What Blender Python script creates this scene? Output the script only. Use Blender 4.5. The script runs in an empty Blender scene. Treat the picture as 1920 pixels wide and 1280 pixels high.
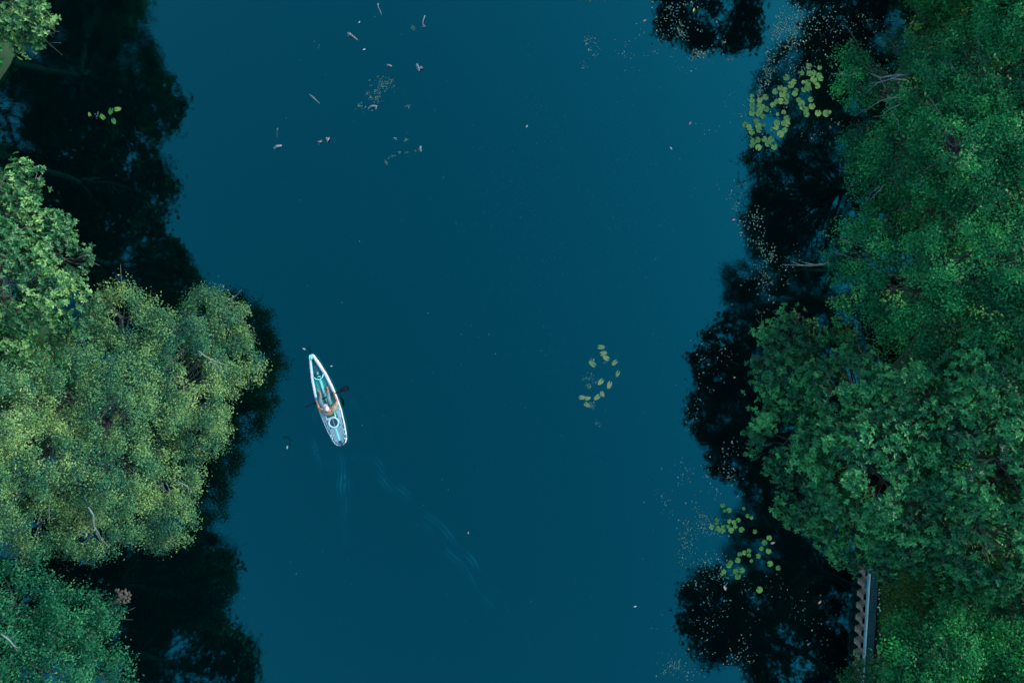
import bpy, math, random
import numpy as np
from mathutils import Vector, Matrix

# ------------------------------------------------------------------ camera, sky, sun, exposure
scene = bpy.context.scene
COL = scene.collection
H = 26.0                      # drone height above the water in metres
S = 0.02                      # metres per photograph pixel at water level
cam_d = bpy.data.cameras.new("camera")
cam = bpy.data.objects.new("camera", cam_d)
COL.objects.link(cam)
cam.location = (0, 0, H)
cam.rotation_euler = (0, 0, 0)
cam_d.sensor_width = 36
cam_d.lens = 18 * H / (960 * S)
cam_d.clip_start = 0.1
cam_d.clip_end = 3000
scene.camera = cam

SUN_EL, SUN_AZ = math.radians(20), math.radians(68)   # azimuth from +Y towards +X
world = bpy.data.worlds.new("World")
scene.world = world
world.use_nodes = True
wn = world.node_tree
for n in list(wn.nodes):
    wn.nodes.remove(n)
sky = wn.nodes.new('ShaderNodeTexSky')
sky.sky_type = 'NISHITA'
sky.sun_disc = False
sky.sun_elevation = SUN_EL
sky.sun_rotation = SUN_AZ
sky.air_density = 1.0
sky.dust_density = 1.0
sky.ozone_density = 1.0
bg = wn.nodes.new('ShaderNodeBackground')
bg.inputs[1].default_value = 0.15
wo = wn.nodes.new('ShaderNodeOutputWorld')
wn.links.new(sky.outputs[0], bg.inputs[0])
wn.links.new(bg.outputs[0], wo.inputs[0])

sun_d = bpy.data.lights.new("sun", 'SUN')
sun_d.energy = 1.5
sun_d.angle = math.radians(24)
sun_d.color = (1.0, 0.93, 0.84)
sun = bpy.data.objects.new("sun", sun_d)
COL.objects.link(sun)
sdir = Vector((math.cos(SUN_EL) * math.sin(SUN_AZ), math.cos(SUN_EL) * math.cos(SUN_AZ), math.sin(SUN_EL)))
sun.rotation_euler = sdir.to_track_quat('Z', 'Y').to_euler()
sun.location = (0, 0, 60)

vs = scene.view_settings
vs.view_transform = 'Standard'
vs.look = 'None'
vs.gamma = 1
vs.exposure = 2.1
vs.use_curve_mapping = False

rng = np.random.default_rng(11)
random.seed(11)

# ------------------------------------------------------------------ helpers
def W(px, py, h=0.0):
    k = S * (H - h) / H
    return ((px - 960) * k, -(py - 640) * k, h)

def tag(o, label=None, cat=None, group=None, kind=None):
    if label: o['label'] = label
    if cat: o['category'] = cat
    if group: o['group'] = group
    if kind: o['kind'] = kind
    return o

def empty(name, loc, rz=0.0, label=None, cat=None, group=None):
    o = bpy.data.objects.new(name, None)
    o.empty_display_size = 0.3
    COL.objects.link(o)
    o.location = loc
    o.rotation_euler = (0, 0, rz)
    return tag(o, label, cat, group)

class MB:
    def __init__(s):
        s.v = []; s.f = []
    def add(s, v, f):
        b = len(s.v)
        s.v += [tuple(p) for p in v]
        s.f += [tuple(i + b for i in q) for q in f]
        return s
    def box(s, c, d, rz=0.0, bev=0.0):
        x, y, z = [k / 2 for k in d]
        if bev:
            b = min(bev, x * .6, y * .6, z * .9)
            ring = [(-x + b, -y), (x - b, -y), (x, -y + b), (x, y - b), (x - b, y), (-x + b, y), (-x, y - b), (-x, -y + b)]
            vs_ = []
            for zz, k in ((-z, 0), (z - b, 0), (z, 1)):
                for (px_, py_) in ring:
                    if k:
                        px_ *= (x - b * .7) / x; py_ *= (y - b * .7) / y
                    vs_.append((px_, py_, zz))
            fs = [tuple(range(7, -1, -1)), tuple(range(16, 24))]
            for r in (0, 8):
                for i in range(8):
                    j = (i + 1) % 8
                    fs.append((r + i, r + j, r + 8 + j, r + 8 + i))
        else:
            vs_ = [(a * x, b_ * y, c_ * z) for c_ in (-1, 1) for a, b_ in ((-1, -1), (1, -1), (1, 1), (-1, 1))]
            fs = [(3, 2, 1, 0), (4, 5, 6, 7), (0, 1, 5, 4), (1, 2, 6, 5), (2, 3, 7, 6), (3, 0, 4, 7)]
        ca, sa = math.cos(rz), math.sin(rz)
        vs_ = [(c[0] + a * ca - b_ * sa, c[1] + a * sa + b_ * ca, c[2] + z_) for a, b_, z_ in vs_]
        return s.add(vs_, fs)
    def tube(s, pts, rad, n=8, cap=True):
        pts = [Vector(p) for p in pts]
        if not hasattr(rad, '__len__'): rad = [rad] * len(pts)
        vs_, fs = [], []
        prev = None
        for i, p in enumerate(pts):
            t = (pts[min(i + 1, len(pts) - 1)] - pts[max(i - 1, 0)])
            t = t.normalized() if t.length > 1e-9 else Vector((0, 0, 1))
            if prev is None:
                a = Vector((0, 0, 1)) if abs(t.z) < .9 else Vector((1, 0, 0))
                u = t.cross(a).normalized()
            else:
                u = (prev - t * prev.dot(t)).normalized()
            prev = u
            w = t.cross(u)
            for k in range(n):
                an = 2 * math.pi * k / n
                vs_.append(p + (u * math.cos(an) + w * math.sin(an)) * rad[i])
        for i in range(len(pts) - 1):
            for k in range(n):
                j = (k + 1) % n
                fs.append((i * n + k, i * n + j, (i + 1) * n + j, (i + 1) * n + k))
        if cap:
            fs.append(tuple(range(n - 1, -1, -1)))
            m = (len(pts) - 1) * n
            fs.append(tuple(range(m, m + n)))
        return s.add(vs_, fs)
    def ellipsoid(s, c, r, n=12, m=8):
        vs_, fs = [(c[0], c[1], c[2] - r[2])], []
        for i in range(1, m):
            a = -math.pi / 2 + math.pi * i / m
            for k in range(n):
                b = 2 * math.pi * k / n
                vs_.append((c[0] + r[0] * math.cos(a) * math.cos(b), c[1] + r[1] * math.cos(a) * math.sin(b), c[2] + r[2] * math.sin(a)))
        vs_.append((c[0], c[1], c[2] + r[2]))
        for k in range(n):
            j = (k + 1) % n
            fs.append((0, 1 + j, 1 + k))
            for i in range(m - 2):
                fs.append((1 + i * n + k, 1 + i * n + j, 1 + (i + 1) * n + j, 1 + (i + 1) * n + k))
            fs.append((1 + (m - 2) * n + k, 1 + (m - 2) * n + j, len(vs_) - 1))
        return s.add(vs_, fs)
    def build(s, name, mat, parent=None, smooth=False, loc=None):
        me = bpy.data.meshes.new(name)
        me.from_pydata([tuple(p) for p in s.v], [], s.f)
        me.validate()
        if smooth:
            me.shade_smooth()
        me.materials.append(mat)
        o = bpy.data.objects.new(name, me)
        COL.objects.link(o)
        if parent: o.parent = parent
        if loc is not None: o.location = loc
        return o

def mesh_np(name, V, F, mat, parent=None, attrs=None, smooth=False):
    """V (n,3), F (m,k) with k = 3 or 4"""
    me = bpy.data.meshes.new(name)
    n, m, k = len(V), len(F), F.shape[1]
    me.vertices.add(n)
    me.vertices.foreach_set('co', np.ascontiguousarray(V, dtype=np.float32).ravel())
    me.loops.add(m * k)
    me.loops.foreach_set('vertex_index', np.ascontiguousarray(F, dtype=np.int32).ravel())
    me.polygons.add(m)
    me.polygons.foreach_set('loop_start', np.arange(m, dtype=np.int32) * k)
    me.polygons.foreach_set('loop_total', np.full(m, k, dtype=np.int32))
    if smooth:
        me.polygons.foreach_set('use_smooth', np.ones(m, dtype=bool))
    me.update(calc_edges=True)
    if attrs:
        for an, arr in attrs.items():
            a = me.attributes.new(an, 'FLOAT', 'POINT')
            a.data.foreach_set('value', arr.astype(np.float32))
    me.materials.append(mat)
    o = bpy.data.objects.new(name, me)
    COL.objects.link(o)
    if parent: o.parent = parent
    return o

# ------------------------------------------------------------------ materials
def new_mat(name):
    m = bpy.data.materials.new(name)
    m.use_nodes = True
    nt = m.node_tree
    for n in list(nt.nodes): nt.nodes.remove(n)
    out = nt.nodes.new('ShaderNodeOutputMaterial')
    p = nt.nodes.new('ShaderNodeBsdfPrincipled')
    nt.links.new(p.outputs[0], out.inputs[0])
    return m, nt, p, out

def plain(name, col, rough=0.5, col2=None, scale=8.0, bump=0.0, spec=0.5, detail=4):
    m, nt, p, out = new_mat(name)
    p.inputs['Roughness'].default_value = rough
    p.inputs['Specular IOR Level'].default_value = spec
    tc = nt.nodes.new('ShaderNodeTexCoord')
    nz = nt.nodes.new('ShaderNodeTexNoise')
    nz.inputs['Scale'].default_value = scale
    nz.inputs['Detail'].default_value = detail
    nt.links.new(tc.outputs['Object'], nz.inputs['Vector'])
    mx = nt.nodes.new('ShaderNodeMix'); mx.data_type = 'RGBA'
    mx.inputs[6].default_value = (*col, 1)
    mx.inputs[7].default_value = (*(col2 or tuple(c * .75 for c in col)), 1)
    rp = nt.nodes.new('ShaderNodeMapRange')
    rp.inputs[1].default_value = .35; rp.inputs[2].default_value = .65
    nt.links.new(nz.outputs[0], rp.inputs[0])
    nt.links.new(rp.outputs[0], mx.inputs[0])
    nt.links.new(mx.outputs[2], p.inputs['Base Color'])
    if bump:
        b = nt.nodes.new('ShaderNodeBump')
        b.inputs['Strength'].default_value = bump
        b.inputs['Distance'].default_value = .02
        nt.links.new(nz.outputs[0], b.inputs['Height'])
        nt.links.new(b.outputs[0], p.inputs['Normal'])
    return m

def leaf_mat(name, dark, mid, light, rough=.45, trans=.22, spec=.5):
    """colour from the leaf's own random number (rnd) and its spray's age (clump)"""
    m, nt, p, out = new_mat(name)
    a = nt.nodes.new('ShaderNodeAttribute'); a.attribute_name = 'rnd'
    c = nt.nodes.new('ShaderNodeAttribute'); c.attribute_name = 'clump'
    add = nt.nodes.new('ShaderNodeMath'); add.operation = 'MULTIPLY_ADD'
    nt.links.new(a.outputs['Fac'], add.inputs[0]); add.inputs[1].default_value = .32
    ml = nt.nodes.new('ShaderNodeMath'); ml.operation = 'MULTIPLY'; ml.inputs[1].default_value = .68
    nt.links.new(c.outputs['Fac'], ml.inputs[0]); nt.links.new(ml.outputs[0], add.inputs[2])
    cr = nt.nodes.new('ShaderNodeValToRGB')
    e = cr.color_ramp.elements
    e[0].position = .2; e[0].color = (*dark, 1)
    e[1].position = .82; e[1].color = (*light, 1)
    k = cr.color_ramp.elements.new(.5); k.color = (*mid, 1)
    nt.links.new(add.outputs[0], cr.inputs[0])
    nt.links.new(cr.outputs[0], p.inputs['Base Color'])
    p.inputs['Roughness'].default_value = rough
    p.inputs['Specular IOR Level'].default_value = spec
    tr = nt.nodes.new('ShaderNodeBsdfTranslucent')
    nt.links.new(cr.outputs[0], tr.inputs[0])
    mx = nt.nodes.new('ShaderNodeMixShader'); mx.inputs[0].default_value = trans
    nt.links.new(p.outputs[0], mx.inputs[1]); nt.links.new(tr.outputs[0], mx.inputs[2])
    nt.links.new(mx.outputs[0], out.inputs[0])
    return m

# water: nearly black body, mirror surface
m_water, nt, p, out = new_mat("water")
p.inputs['Base Color'].default_value = (0.0, 0.0022, 0.0026, 1)
p.inputs['Roughness'].default_value = 0.012
p.inputs['IOR'].default_value = 1.54
p.inputs['Specular IOR Level'].default_value = 1.0
p.inputs['Specular Tint'].default_value = (0.02, 0.93, 1.0, 1)
tc = nt.nodes.new('ShaderNodeTexCoord')
mp = nt.nodes.new('ShaderNodeMapping'); mp.inputs['Scale'].default_value = (1.0, 1.7, 1.0)
nt.links.new(tc.outputs['Object'], mp.inputs[0])
n1 = nt.nodes.new('ShaderNodeTexNoise'); n1.inputs['Scale'].default_value = 7.0; n1.inputs['Detail'].default_value = 3
n2 = nt.nodes.new('ShaderNodeTexNoise'); n2.inputs['Scale'].default_value = .16; n2.inputs['Detail'].default_value = 2
nt.links.new(mp.outputs[0], n1.inputs[0]); nt.links.new(tc.outputs['Object'], n2.inputs[0])
mr = nt.nodes.new('ShaderNodeMapRange'); mr.inputs[1].default_value = .45; mr.inputs[2].default_value = .7
mr.inputs[3].default_value = .25; mr.inputs[4].default_value = 1.0
nt.links.new(n2.outputs[0], mr.inputs[0])
mu = nt.nodes.new('ShaderNodeMath'); mu.operation = 'MULTIPLY'
nt.links.new(n1.outputs[0], mu.inputs[0]); nt.links.new(mr.outputs[0], mu.inputs[1])
bp = nt.nodes.new('ShaderNodeBump'); bp.inputs['Strength'].default_value = .26; bp.inputs['Distance'].default_value = .007
nt.links.new(mu.outputs[0], bp.inputs['Height']); nt.links.new(bp.outputs[0], p.inputs['Normal'])

m_ground = plain("bank_soil", (.006, .030, .014), .95, (.012, .028, .016), 1.5, .6, .2)
m_bark = plain("bark", (.06, .08, .075), .9, (.03, .045, .04), 5, .8, .2)
m_barkd = plain("dark_bark", (.03, .045, .038), .9, (.015, .024, .018), 5, .8, .2)
m_twig = plain("dead_twig", (.085, .12, .125), .95, (.045, .07, .07), 9, .5, .2)
m_drift = plain("driftwood", (.17, .19, .21), .9, (.09, .11, .12), 14, .5, .2)

L_olive = leaf_mat("olive_foliage", (.006, .072, .046), (.050, .155, .060), (.145, .255, .080), trans=.25, spec=.15)
L_bright = leaf_mat("bright_coarse_foliage", (.003, .048, .018), (.012, .095, .028), (.115, .260, .075), rough=.45, spec=.3)
L_teal = leaf_mat("teal_coarse_foliage", (.001, .042, .020), (.003, .105, .032), (.040, .250, .066), rough=.42, spec=.16)
L_green = leaf_mat("green_fine_foliage", (.001, .050, .020), (.004, .120, .040), (.030, .250, .054), trans=.22, spec=.08)
L_dusk = leaf_mat("grey_green_fine_foliage", (.001, .038, .020), (.004, .072, .036), (.020, .140, .056), trans=.22, spec=.1)
L_deep = leaf_mat("deep_green_foliage", (.001, .040, .016), (.003, .100, .028), (.012, .190, .032), trans=.2, spec=.08)
L_far = leaf_mat("outer_foliage", (.004, .045, .020), (.014, .08, .03), (.04, .12, .035))

# ------------------------------------------------------------------ ground and water
def bank_r(y):
    y = np.asarray(y, float)
    nat = 14.4 + .5 * np.sin(y * .6) + .35 * np.sin(y * 1.7 + 1)
    wall = 13.42 + (y + 9) * .02
    k = np.clip((y + 6.2) / 1.2, 0, 1)
    return wall * (1 - k) + nat * k
def bank_l(y):
    y = np.asarray(y, float)
    return -19.2 + .5 * np.sin(y * .5 + 2) + .3 * np.sin(y * 1.9) + 4.6 * np.exp(-((y + 2.2) / 2.6) ** 2)

xs = np.unique(np.concatenate([np.linspace(-900, -60, 12), np.linspace(-60, -24, 12), np.linspace(-24, -12, 61), np.linspace(-12, 12, 9), np.linspace(12, 17, 51), np.linspace(17, 30, 20), np.linspace(30, 60, 8), np.linspace(60, 900, 12)]))
ys = np.unique(np.concatenate([np.linspace(-900, -50, 12), np.linspace(-50, -24, 12), np.linspace(-24, 24, 160), np.linspace(24, 50, 12), np.linspace(50, 900, 12)]))
X, Y = np.meshgrid(xs, ys)
dr = X - bank_r(Y); dl = bank_l(Y) - X
d = np.maximum(dr, dl)
soft = np.where((Y < -6) & (dr > dl), .12, .8)
k = np.clip(d / soft * .5 + .5, 0, 1); k = k * k * (3 - 2 * k)
lump = .06 * np.sin(X * 2.1 + Y) * np.sin(Y * 1.7) + .04 * np.sin(X * 5.3) * np.sin(Y * 4.1 + 1)
land = .46 + np.clip((np.abs(X) - 14) * .03, 0, .8) + lump * np.where((Y < -6) & (X > 12), .25, 1)
Z = -1.4 * (1 - k) + land * k
ny, nx = X.shape
idx = np.arange(nx * ny).reshape(ny, nx)
F = np.stack([idx[:-1, :-1], idx[:-1, 1:], idx[1:, 1:], idx[1:, :-1]], -1).reshape(-1, 4)
ground = mesh_np("ground", np.stack([X, Y, Z], -1).reshape(-1, 3), F, m_ground, smooth=True)
tag(ground, kind='structure')

# water sheet with the real relief of the kayak's wake
xs = np.unique(np.concatenate([np.linspace(-900, -30, 8), np.linspace(-30, -9, 20), np.linspace(-9, 3, 241), np.linspace(3, 30, 20), np.linspace(30, 900, 8)]))
ys = np.unique(np.concatenate([np.linspace(-900, -30, 8), np.linspace(-30, -13.5, 12), np.linspace(-13.5, .5, 281), np.linspace(.5, 30, 22), np.linspace(30, 900, 8)]))
X, Y = np.meshgrid(xs, ys)
Zw = np.zeros_like(X)
def seg_ripple(pts, amp, wid, wl, ph=0.0):
    global Zw
    best = np.full(X.shape, 1e9); sd = np.zeros_like(X); al = np.zeros_like(X)
    L = 0
    tot = sum(math.dist(pts[i], pts[i + 1]) for i in range(len(pts) - 1))
    for i in range(len(pts) - 1):
        a = np.array(pts[i]); b = np.array(pts[i + 1]); ab = b - a; l = np.hypot(*ab)
        t = np.clip(((X - a[0]) * ab[0] + (Y - a[1]) * ab[1]) / l ** 2, 0, 1)
        dx, dy = X - a[0] - t * ab[0], Y - a[1] - t * ab[1]
        dd = np.hypot(dx, dy); s_ = np.sign(ab[0] * dy - ab[1] * dx)
        u = dd < best
        best = np.where(u, dd, best); sd = np.where(u, dd * s_, sd); al = np.where(u, (L + t * l) / tot, al)
        L += l
    fade = np.clip(al * 8, 0, 1) * np.clip((1 - al) * 3, 0, 1)
    wob = np.clip(.6 + .6 * np.sin(al * tot * 2.3 + ph) * np.sin(al * tot * 1.1 + 2 * ph) + .3 * np.sin(al * tot * 5.1), 0, 1.2); sd = sd + .05 * np.sin(al * tot * 3.7 + ph)
    Zw += amp * fade * wob * np.cos(sd * 2 * math.pi / wl + ph) * np.exp(-(sd / wid) ** 2)
def P2(l): return [W(a, b)[:2] for a, b in l]
seg_ripple(P2([(648, 838), (700, 860), (760, 925), (850, 1010), (930, 1110), (1010, 1240)]), .012, .16, .34)
seg_ripple(P2([(660, 850), (720, 900), (790, 975), (860, 1050), (930, 1150), (985, 1240)]), .009, .20, .30, 1)
seg_ripple(P2([(637, 836), (638, 860), (641, 895), (643, 940), (640, 1000)]), .016, .12, .26, 2)
seg_ripple(P2([(588, 760), (587, 800), (592, 850), (600, 900)]), .014, .10, .22, 3)
seg_ripple(P2([(600, 860), (625, 870), (650, 862), (680, 850)]), .012, .10, .22, 1.5)
seg_ripple(P2([(655, 880), (652, 930), (648, 1000), (640, 1080)]), .009, .14, .28, .5)
seg_ripple(P2([(662, 735), (668, 760), (690, 800), (715, 860)]), .007, .10, .2, .5)
Zw *= 2.1
ny, nx = X.shape
idx = np.arange(nx * ny).reshape(ny, nx)
F = np.stack([idx[:-1, :-1], idx[:-1, 1:], idx[1:, 1:], idx[1:, :-1]], -1).reshape(-1, 4)
water = mesh_np("water", np.stack([X, Y, Zw], -1).reshape(-1, 3), F, m_water, smooth=True)
tag(water, kind='structure')

# ------------------------------------------------------------------ trees
def unit(a):
    return a / np.maximum(np.linalg.norm(a, axis=-1, keepdims=True), 1e-9)

def leaf_mesh(P, N, T, L, wr, coarse, r):
    """P base points, N leaf normals, T direction of the blade"""
    B = unit(np.cross(N, T)); T = unit(np.cross(B, N))
    L = L[:, None]; Wd = L * wr
    fold = L * .07
    n = len(P)
    if coarse:
        v = [P, P + T * L * .35 + B * Wd * .42 + N * fold, P + T * L * .72 + B * Wd * .40 + N * fold * .6,
             P + T * L - N * L * .12,
             P + T * L * .72 - B * Wd * .40 + N * fold * .6, P + T * L * .35 - B * Wd * .42 + N * fold]
        V = np.stack(v, 1).reshape(-1, 3)
        b = np.arange(n)[:, None] * 6
        F = np.concatenate([b + np.array([[0, 1, 2, 3]]), b + np.array([[0, 3, 4, 5]])], 0)
        nv = 6
    else:
        v = [P, P + T * L * .45 + B * Wd * .5 + N * fold, P + T * L - N * L * .08, P + T * L * .45 - B * Wd * .5 + N * fold]
        V = np.stack(v, 1).reshape(-1, 3)
        b = np.arange(n)[:, None] * 4
        F = b + np.array([[0, 1, 2, 3]])
        nv = 4
    return V, F, nv

def crown(name, lobes, mat, parent, base, under=.45, leaf=.07, dens=1300, coarse=False, rc=(.17, .34), wr=.5, seed=0, low=-.45, tone=0.0):
    """lobes: list of (C(3), R, Rz). Leaves gather in sprays on the lobes' shells."""
    r = np.random.default_rng(seed)
    Cs = np.array([l[0] for l in lobes]); Rs = np.array([l[1] for l in lobes]); Rz = np.array([l[2] for l in lobes])
    PP, NN, TT, LL, CL = [], [], [], [], []
    for i, (C, R, rz) in enumerate(lobes):
        rcm = (rc[0] + rc[1]) / 2
        nc = int(2 * math.pi * R * R * 1.35 / (math.pi * rcm ** 2 * .55)) + 3
        dz = r.uniform(low, 1, nc); an = r.uniform(0, 2 * math.pi, nc)
        q = np.sqrt(1 - dz ** 2)
        D = np.stack([q * np.cos(an), q * np.sin(an), dz], 1)
        ms = int(10 + 17 * R)                          # boughs bulging out of the lobe
        sz = r.uniform(max(low, -.3), 1, ms); sa = r.uniform(0, 2 * math.pi, ms); sq = np.sqrt(1 - sz ** 2)
        SD = np.stack([sq * np.cos(sa), sq * np.sin(sa), sz], 1)
        dist = np.linalg.norm(D[:, None] - SD[None], axis=2)
        near = dist.argmin(1); dn = dist.min(1)
        rho = 1.75 / math.sqrt(ms)
        bulge = np.sqrt(np.clip(1 - (dn / rho) ** 2, 0, 1))
        amp = r.uniform(.05, .34, ms)[near]
        cw = C + D * R
        stone = r.uniform(-.13, .13, ms)[near] + .17 * np.sin(cw @ np.array([.9, .7, .5]) + 1) * np.sin(cw @ np.array([-.6, 1.1, .4])) + .10 * np.sin(cw @ np.array([2.3, -1.7, 1.1]))
        k = r.uniform(.70, .84, nc) + amp * bulge
        cc = C + D * np.stack([R * k, R * k, rz * k], 1)
        keep = r.random(nc) < (.5 + .5 * np.clip(bulge * 2.2, 0, 1))
        for j in range(len(lobes)):
            if j == i: continue
            e = (cc - Cs[j]) / np.array([Rs[j], Rs[j], Rz[j]])
            keep &= np.linalg.norm(e, axis=1) > .72
        cc, D, stone, bulge = cc[keep], D[keep], stone[keep], bulge[keep]
        nc = len(cc)
        if nc == 0: continue
        rr = rc[0] + (rc[1] * 1.25 - rc[0]) * r.random(nc) ** 1.4
        shell = np.where(D[:, 2] > -.1, 1.0, under)
        nl = np.maximum((dens * math.pi * rr ** 2 * 1.0 * shell * r.uniform(.55, 1.25, nc)).astype(int), 6)
        ci = np.repeat(np.arange(nc), nl)
        n = len(ci)
        dd = unit(r.normal(0, 1, (n, 3)))
        dd[:, 2] = np.where(dd[:, 2] < -.2, -dd[:, 2], dd[:, 2])
        rad = np.abs(r.normal(.55, .38, n)); rad = np.where(rad < .3, 1 - rad, rad)
        Pn = cc[ci] + dd * (rr[ci] * rad)[:, None] * np.array([1, 1, .62])
        # elongate the spray along the limb's outward direction
        Pn += D[ci] * (r.uniform(-.35, .5, n) * rr[ci])[:, None]
        out = unit(dd * .7 + D[ci] * .5 + np.array([0, 0, .55]))
        cv = np.clip(r.uniform(.1, .8, nc) + stone, 0, 1)
        if coarse:
            m = 7                                   # rosettes
            ro = np.repeat(np.arange(n), m)[: max(n, 1) * m]
            sel = r.random(n) < 1 / m * 1.25
            ids = np.where(sel)[0]
            ro = np.repeat(ids, m)
            ax = unit(out[ro] + np.repeat(r.normal(0, .25, (len(ids), 3)), m, 0))
            ph = np.tile(np.arange(m) * 2 * math.pi / m, len(ids)) + np.repeat(r.uniform(0, 6, len(ids)), m) + r.normal(0, .25, len(ro))
            a1 = unit(np.cross(ax, np.array([.3, .9, .1]))); a2 = np.cross(ax, a1)
            rd = a1 * np.cos(ph)[:, None] + a2 * np.sin(ph)[:, None]
            T = unit(rd + ax * r.uniform(.1, .8, len(ro))[:, None])
            Nn = unit(ax - rd * .35 + r.normal(0, .22, (len(ro), 3)))
            P_ = Pn[ro]
            c_ = cv[ci[ro]]
            lens = leaf * r.uniform(.65, 1.2, len(ro))
        else:
            Nn = unit(out + r.normal(0, .55, (n, 3)))
            T = r.normal(0, 1, (n, 3))
            P_ = Pn; c_ = cv[ci]
            lens = leaf * r.uniform(.6, 1.25, n)
        PP.append(P_); NN.append(Nn); TT.append(T); LL.append(lens); CL.append(c_)
    P_ = np.concatenate(PP); N_ = np.concatenate(NN); T_ = np.concatenate(TT); L_ = np.concatenate(LL); C_ = np.concatenate(CL)
    ok = P_[:, 2] > .12
    P_, N_, T_, L_, C_ = P_[ok], N_[ok], T_[ok], L_[ok], C_[ok]
    V, F, nv = leaf_mesh(P_, N_, T_, L_, wr, coarse, r)
    rnd = np.clip(np.repeat(r.random(len(P_)) + tone, nv), 0, 1); cl = np.repeat(C_, nv)
    V -= np.array(base)
    o = mesh_np(name, V, F, mat, parent, {'rnd': rnd, 'clump': cl})
    o['kind'] = 'stuff'
    return o, len(F)

def bezier(a, b, c, n=8):
    a, b, c = Vector(a), Vector(b), Vector(c)
    return [a * (1 - t) ** 2 + b * 2 * t * (1 - t) + c * t * t for t in [i / (n - 1) for i in range(n)]]

def tree(base, lobes, mat, label, bark=None, seed=1, name='broadleaf_tree', group=None, trunk_r=.2, limb_twigs=True, **kw):
    bark = bark or m_bark
    rr = random.Random(seed)
    base = (base[0], base[1], .35)
    root = empty(name, base, label=label, cat='tree', group=group)
    b = Vector(base)
    cen = sum((Vector(l[0]) for l in lobes), Vector()) / len(lobes)
    mid = Vector((b.x * .75 + cen.x * .25, b.y * .75 + cen.y * .25, cen.z * .5))
    fork = Vector((b.x * .35 + cen.x * .65, b.y * .35 + cen.y * .65, cen.z * .7))
    pts = bezier(b - Vector((0, 0, .4)), mid, fork, 10)
    pts = [p + Vector((rr.uniform(-.06, .06), rr.uniform(-.06, .06), 0)) for p in pts]
    mb = MB(); mb.tube([p - b for p in pts], [trunk_r * (1.35 if i == 0 else 1 - .045 * i) for i in range(10)], 10)
    mb.build('trunk', bark, root, smooth=True)
    for (C, R, Rz) in lobes:
        C = Vector(C)
        mb = MB()
        bb = (fork + C) / 2 + Vector((rr.uniform(-.4, .4), rr.uniform(-.4, .4), rr.uniform(-.6, .0)))
        q = bezier(fork, bb, C + Vector((0, 0, Rz * .1)), 9)
        q = [p + Vector((rr.uniform(-.07, .07), rr.uniform(-.07, .07), rr.uniform(-.05, .05))) if 0 < i else p for i, p in enumerate(q)]
        r0 = trunk_r * .42
        mb.tube([p - b for p in q], [r0 * (1 - .085 * i) for i in range(9)], 7)
        if limb_twigs:
            for k in range(int(6 + R * 5)):
                st = q[rr.randint(3, 8)]
                an = rr.uniform(0, 6.28); zz = rr.uniform(-.15, .9); qq = math.sqrt(1 - zz * zz)
                en = C + Vector((R * .93 * qq * math.cos(an), R * .93 * qq * math.sin(an), Rz * .95 * zz))
                md = (st + en) / 2 + Vector((rr.uniform(-.3, .3), rr.uniform(-.3, .3), rr.uniform(-.3, .15)))
                t = bezier(st, md, en, 6)
                t = [p + Vector((rr.uniform(-.05, .05), rr.uniform(-.05, .05), rr.uniform(-.03, .03))) for p in t]
                mb.tube([p - b for p in t], [.034, .03, .025, .02, .015, .008], 5)
                for _ in range(2):
                    s2 = t[rr.randint(2, 4)]
                    e2 = s2 + (en - st) * rr.uniform(.15, .4) + Vector((rr.uniform(-.4, .4), rr.uniform(-.4, .4), rr.uniform(-.1, .3)))
                    mb.tube([s2 - b, (s2 + e2) / 2 - b + Vector((0, 0, .04)), e2 - b], [.014, .011, .006], 4)
        mb.build('limb', bark, root, smooth=True)
    o, nf = crown('crown', lobes, mat, root, base, seed=seed, **kw)
    return root, nf

def LD(px, py, rpx, top, flat=.7):
    """lobe seen directly at pixel px,py; top = height of its top"""
    hc = top
    for _ in range(4):
        R = rpx * S * (H - hc) / H
        hc = max(top - R * flat, .9)
    x, y, z = W(px, py, hc)
    return ((x, y, hc), R, min(R * flat, hc - .25))
def LW(x, y, top, R, flat=.7):
    hc = top - R * flat
    return ((x, y, hc), R, R * flat)

total = 0
def T(*a, **k):
    global total
    r_, n_ = tree(*a, **k)
    total += n_
    return r_

FINE = dict(leaf=.085, dens=390, wr=.5)
COARSE = dict(leaf=.118, dens=225, wr=.50, coarse=True, rc=(.18, .32))
OUT = dict(under=1.0, leaf=.28, dens=85, wr=.5, rc=(.3, .55))

T((-15.4, -2.6), [LD(230, 600, 62, 3.4), LD(320, 640, 60, 3.2), LD(395, 607, 66, 2.0), LD(438, 685, 56, 1.9), LD(350, 715, 90, 3.5), LD(220, 750, 110, 4.6),
   LD(372, 800, 60, 2.6), LD(110, 730, 100, 4.8), LD(60, 850, 115, 5.2), LD(190, 870, 110, 4.4), LD(300, 885, 76, 2.8), LD(318, 968, 52, 2.1),
   LD(165, 985, 62, 3.4), LD(240, 960, 50, 3.0), LD(60, 965, 75, 4), LD(-70, 780, 130, 6.8), LD(-90, 930, 110, 6)], L_olive,
  'big yellow olive fine leaved tree leaning out over the water beside the kayak', seed=21, trunk_r=.26, leaf=.074, dens=570, wr=.5)
T((-19.6, 4.6), [LD(42, 345, 36, 4.2), LD(25, 400, 55, 5), LD(80, 440, 52, 4.4), LD(125, 490, 46, 3.8), LD(30, 530, 90, 6), LD(112, 570, 58, 4.6), LD(-70, 470, 105, 6.8),
   LD(0, 620, 62, 5.2), LD(-130, 590, 110, 7)], L_bright,
  'bright green tree with large glossy leaves just above the big olive tree', seed=22, **COARSE)
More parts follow.
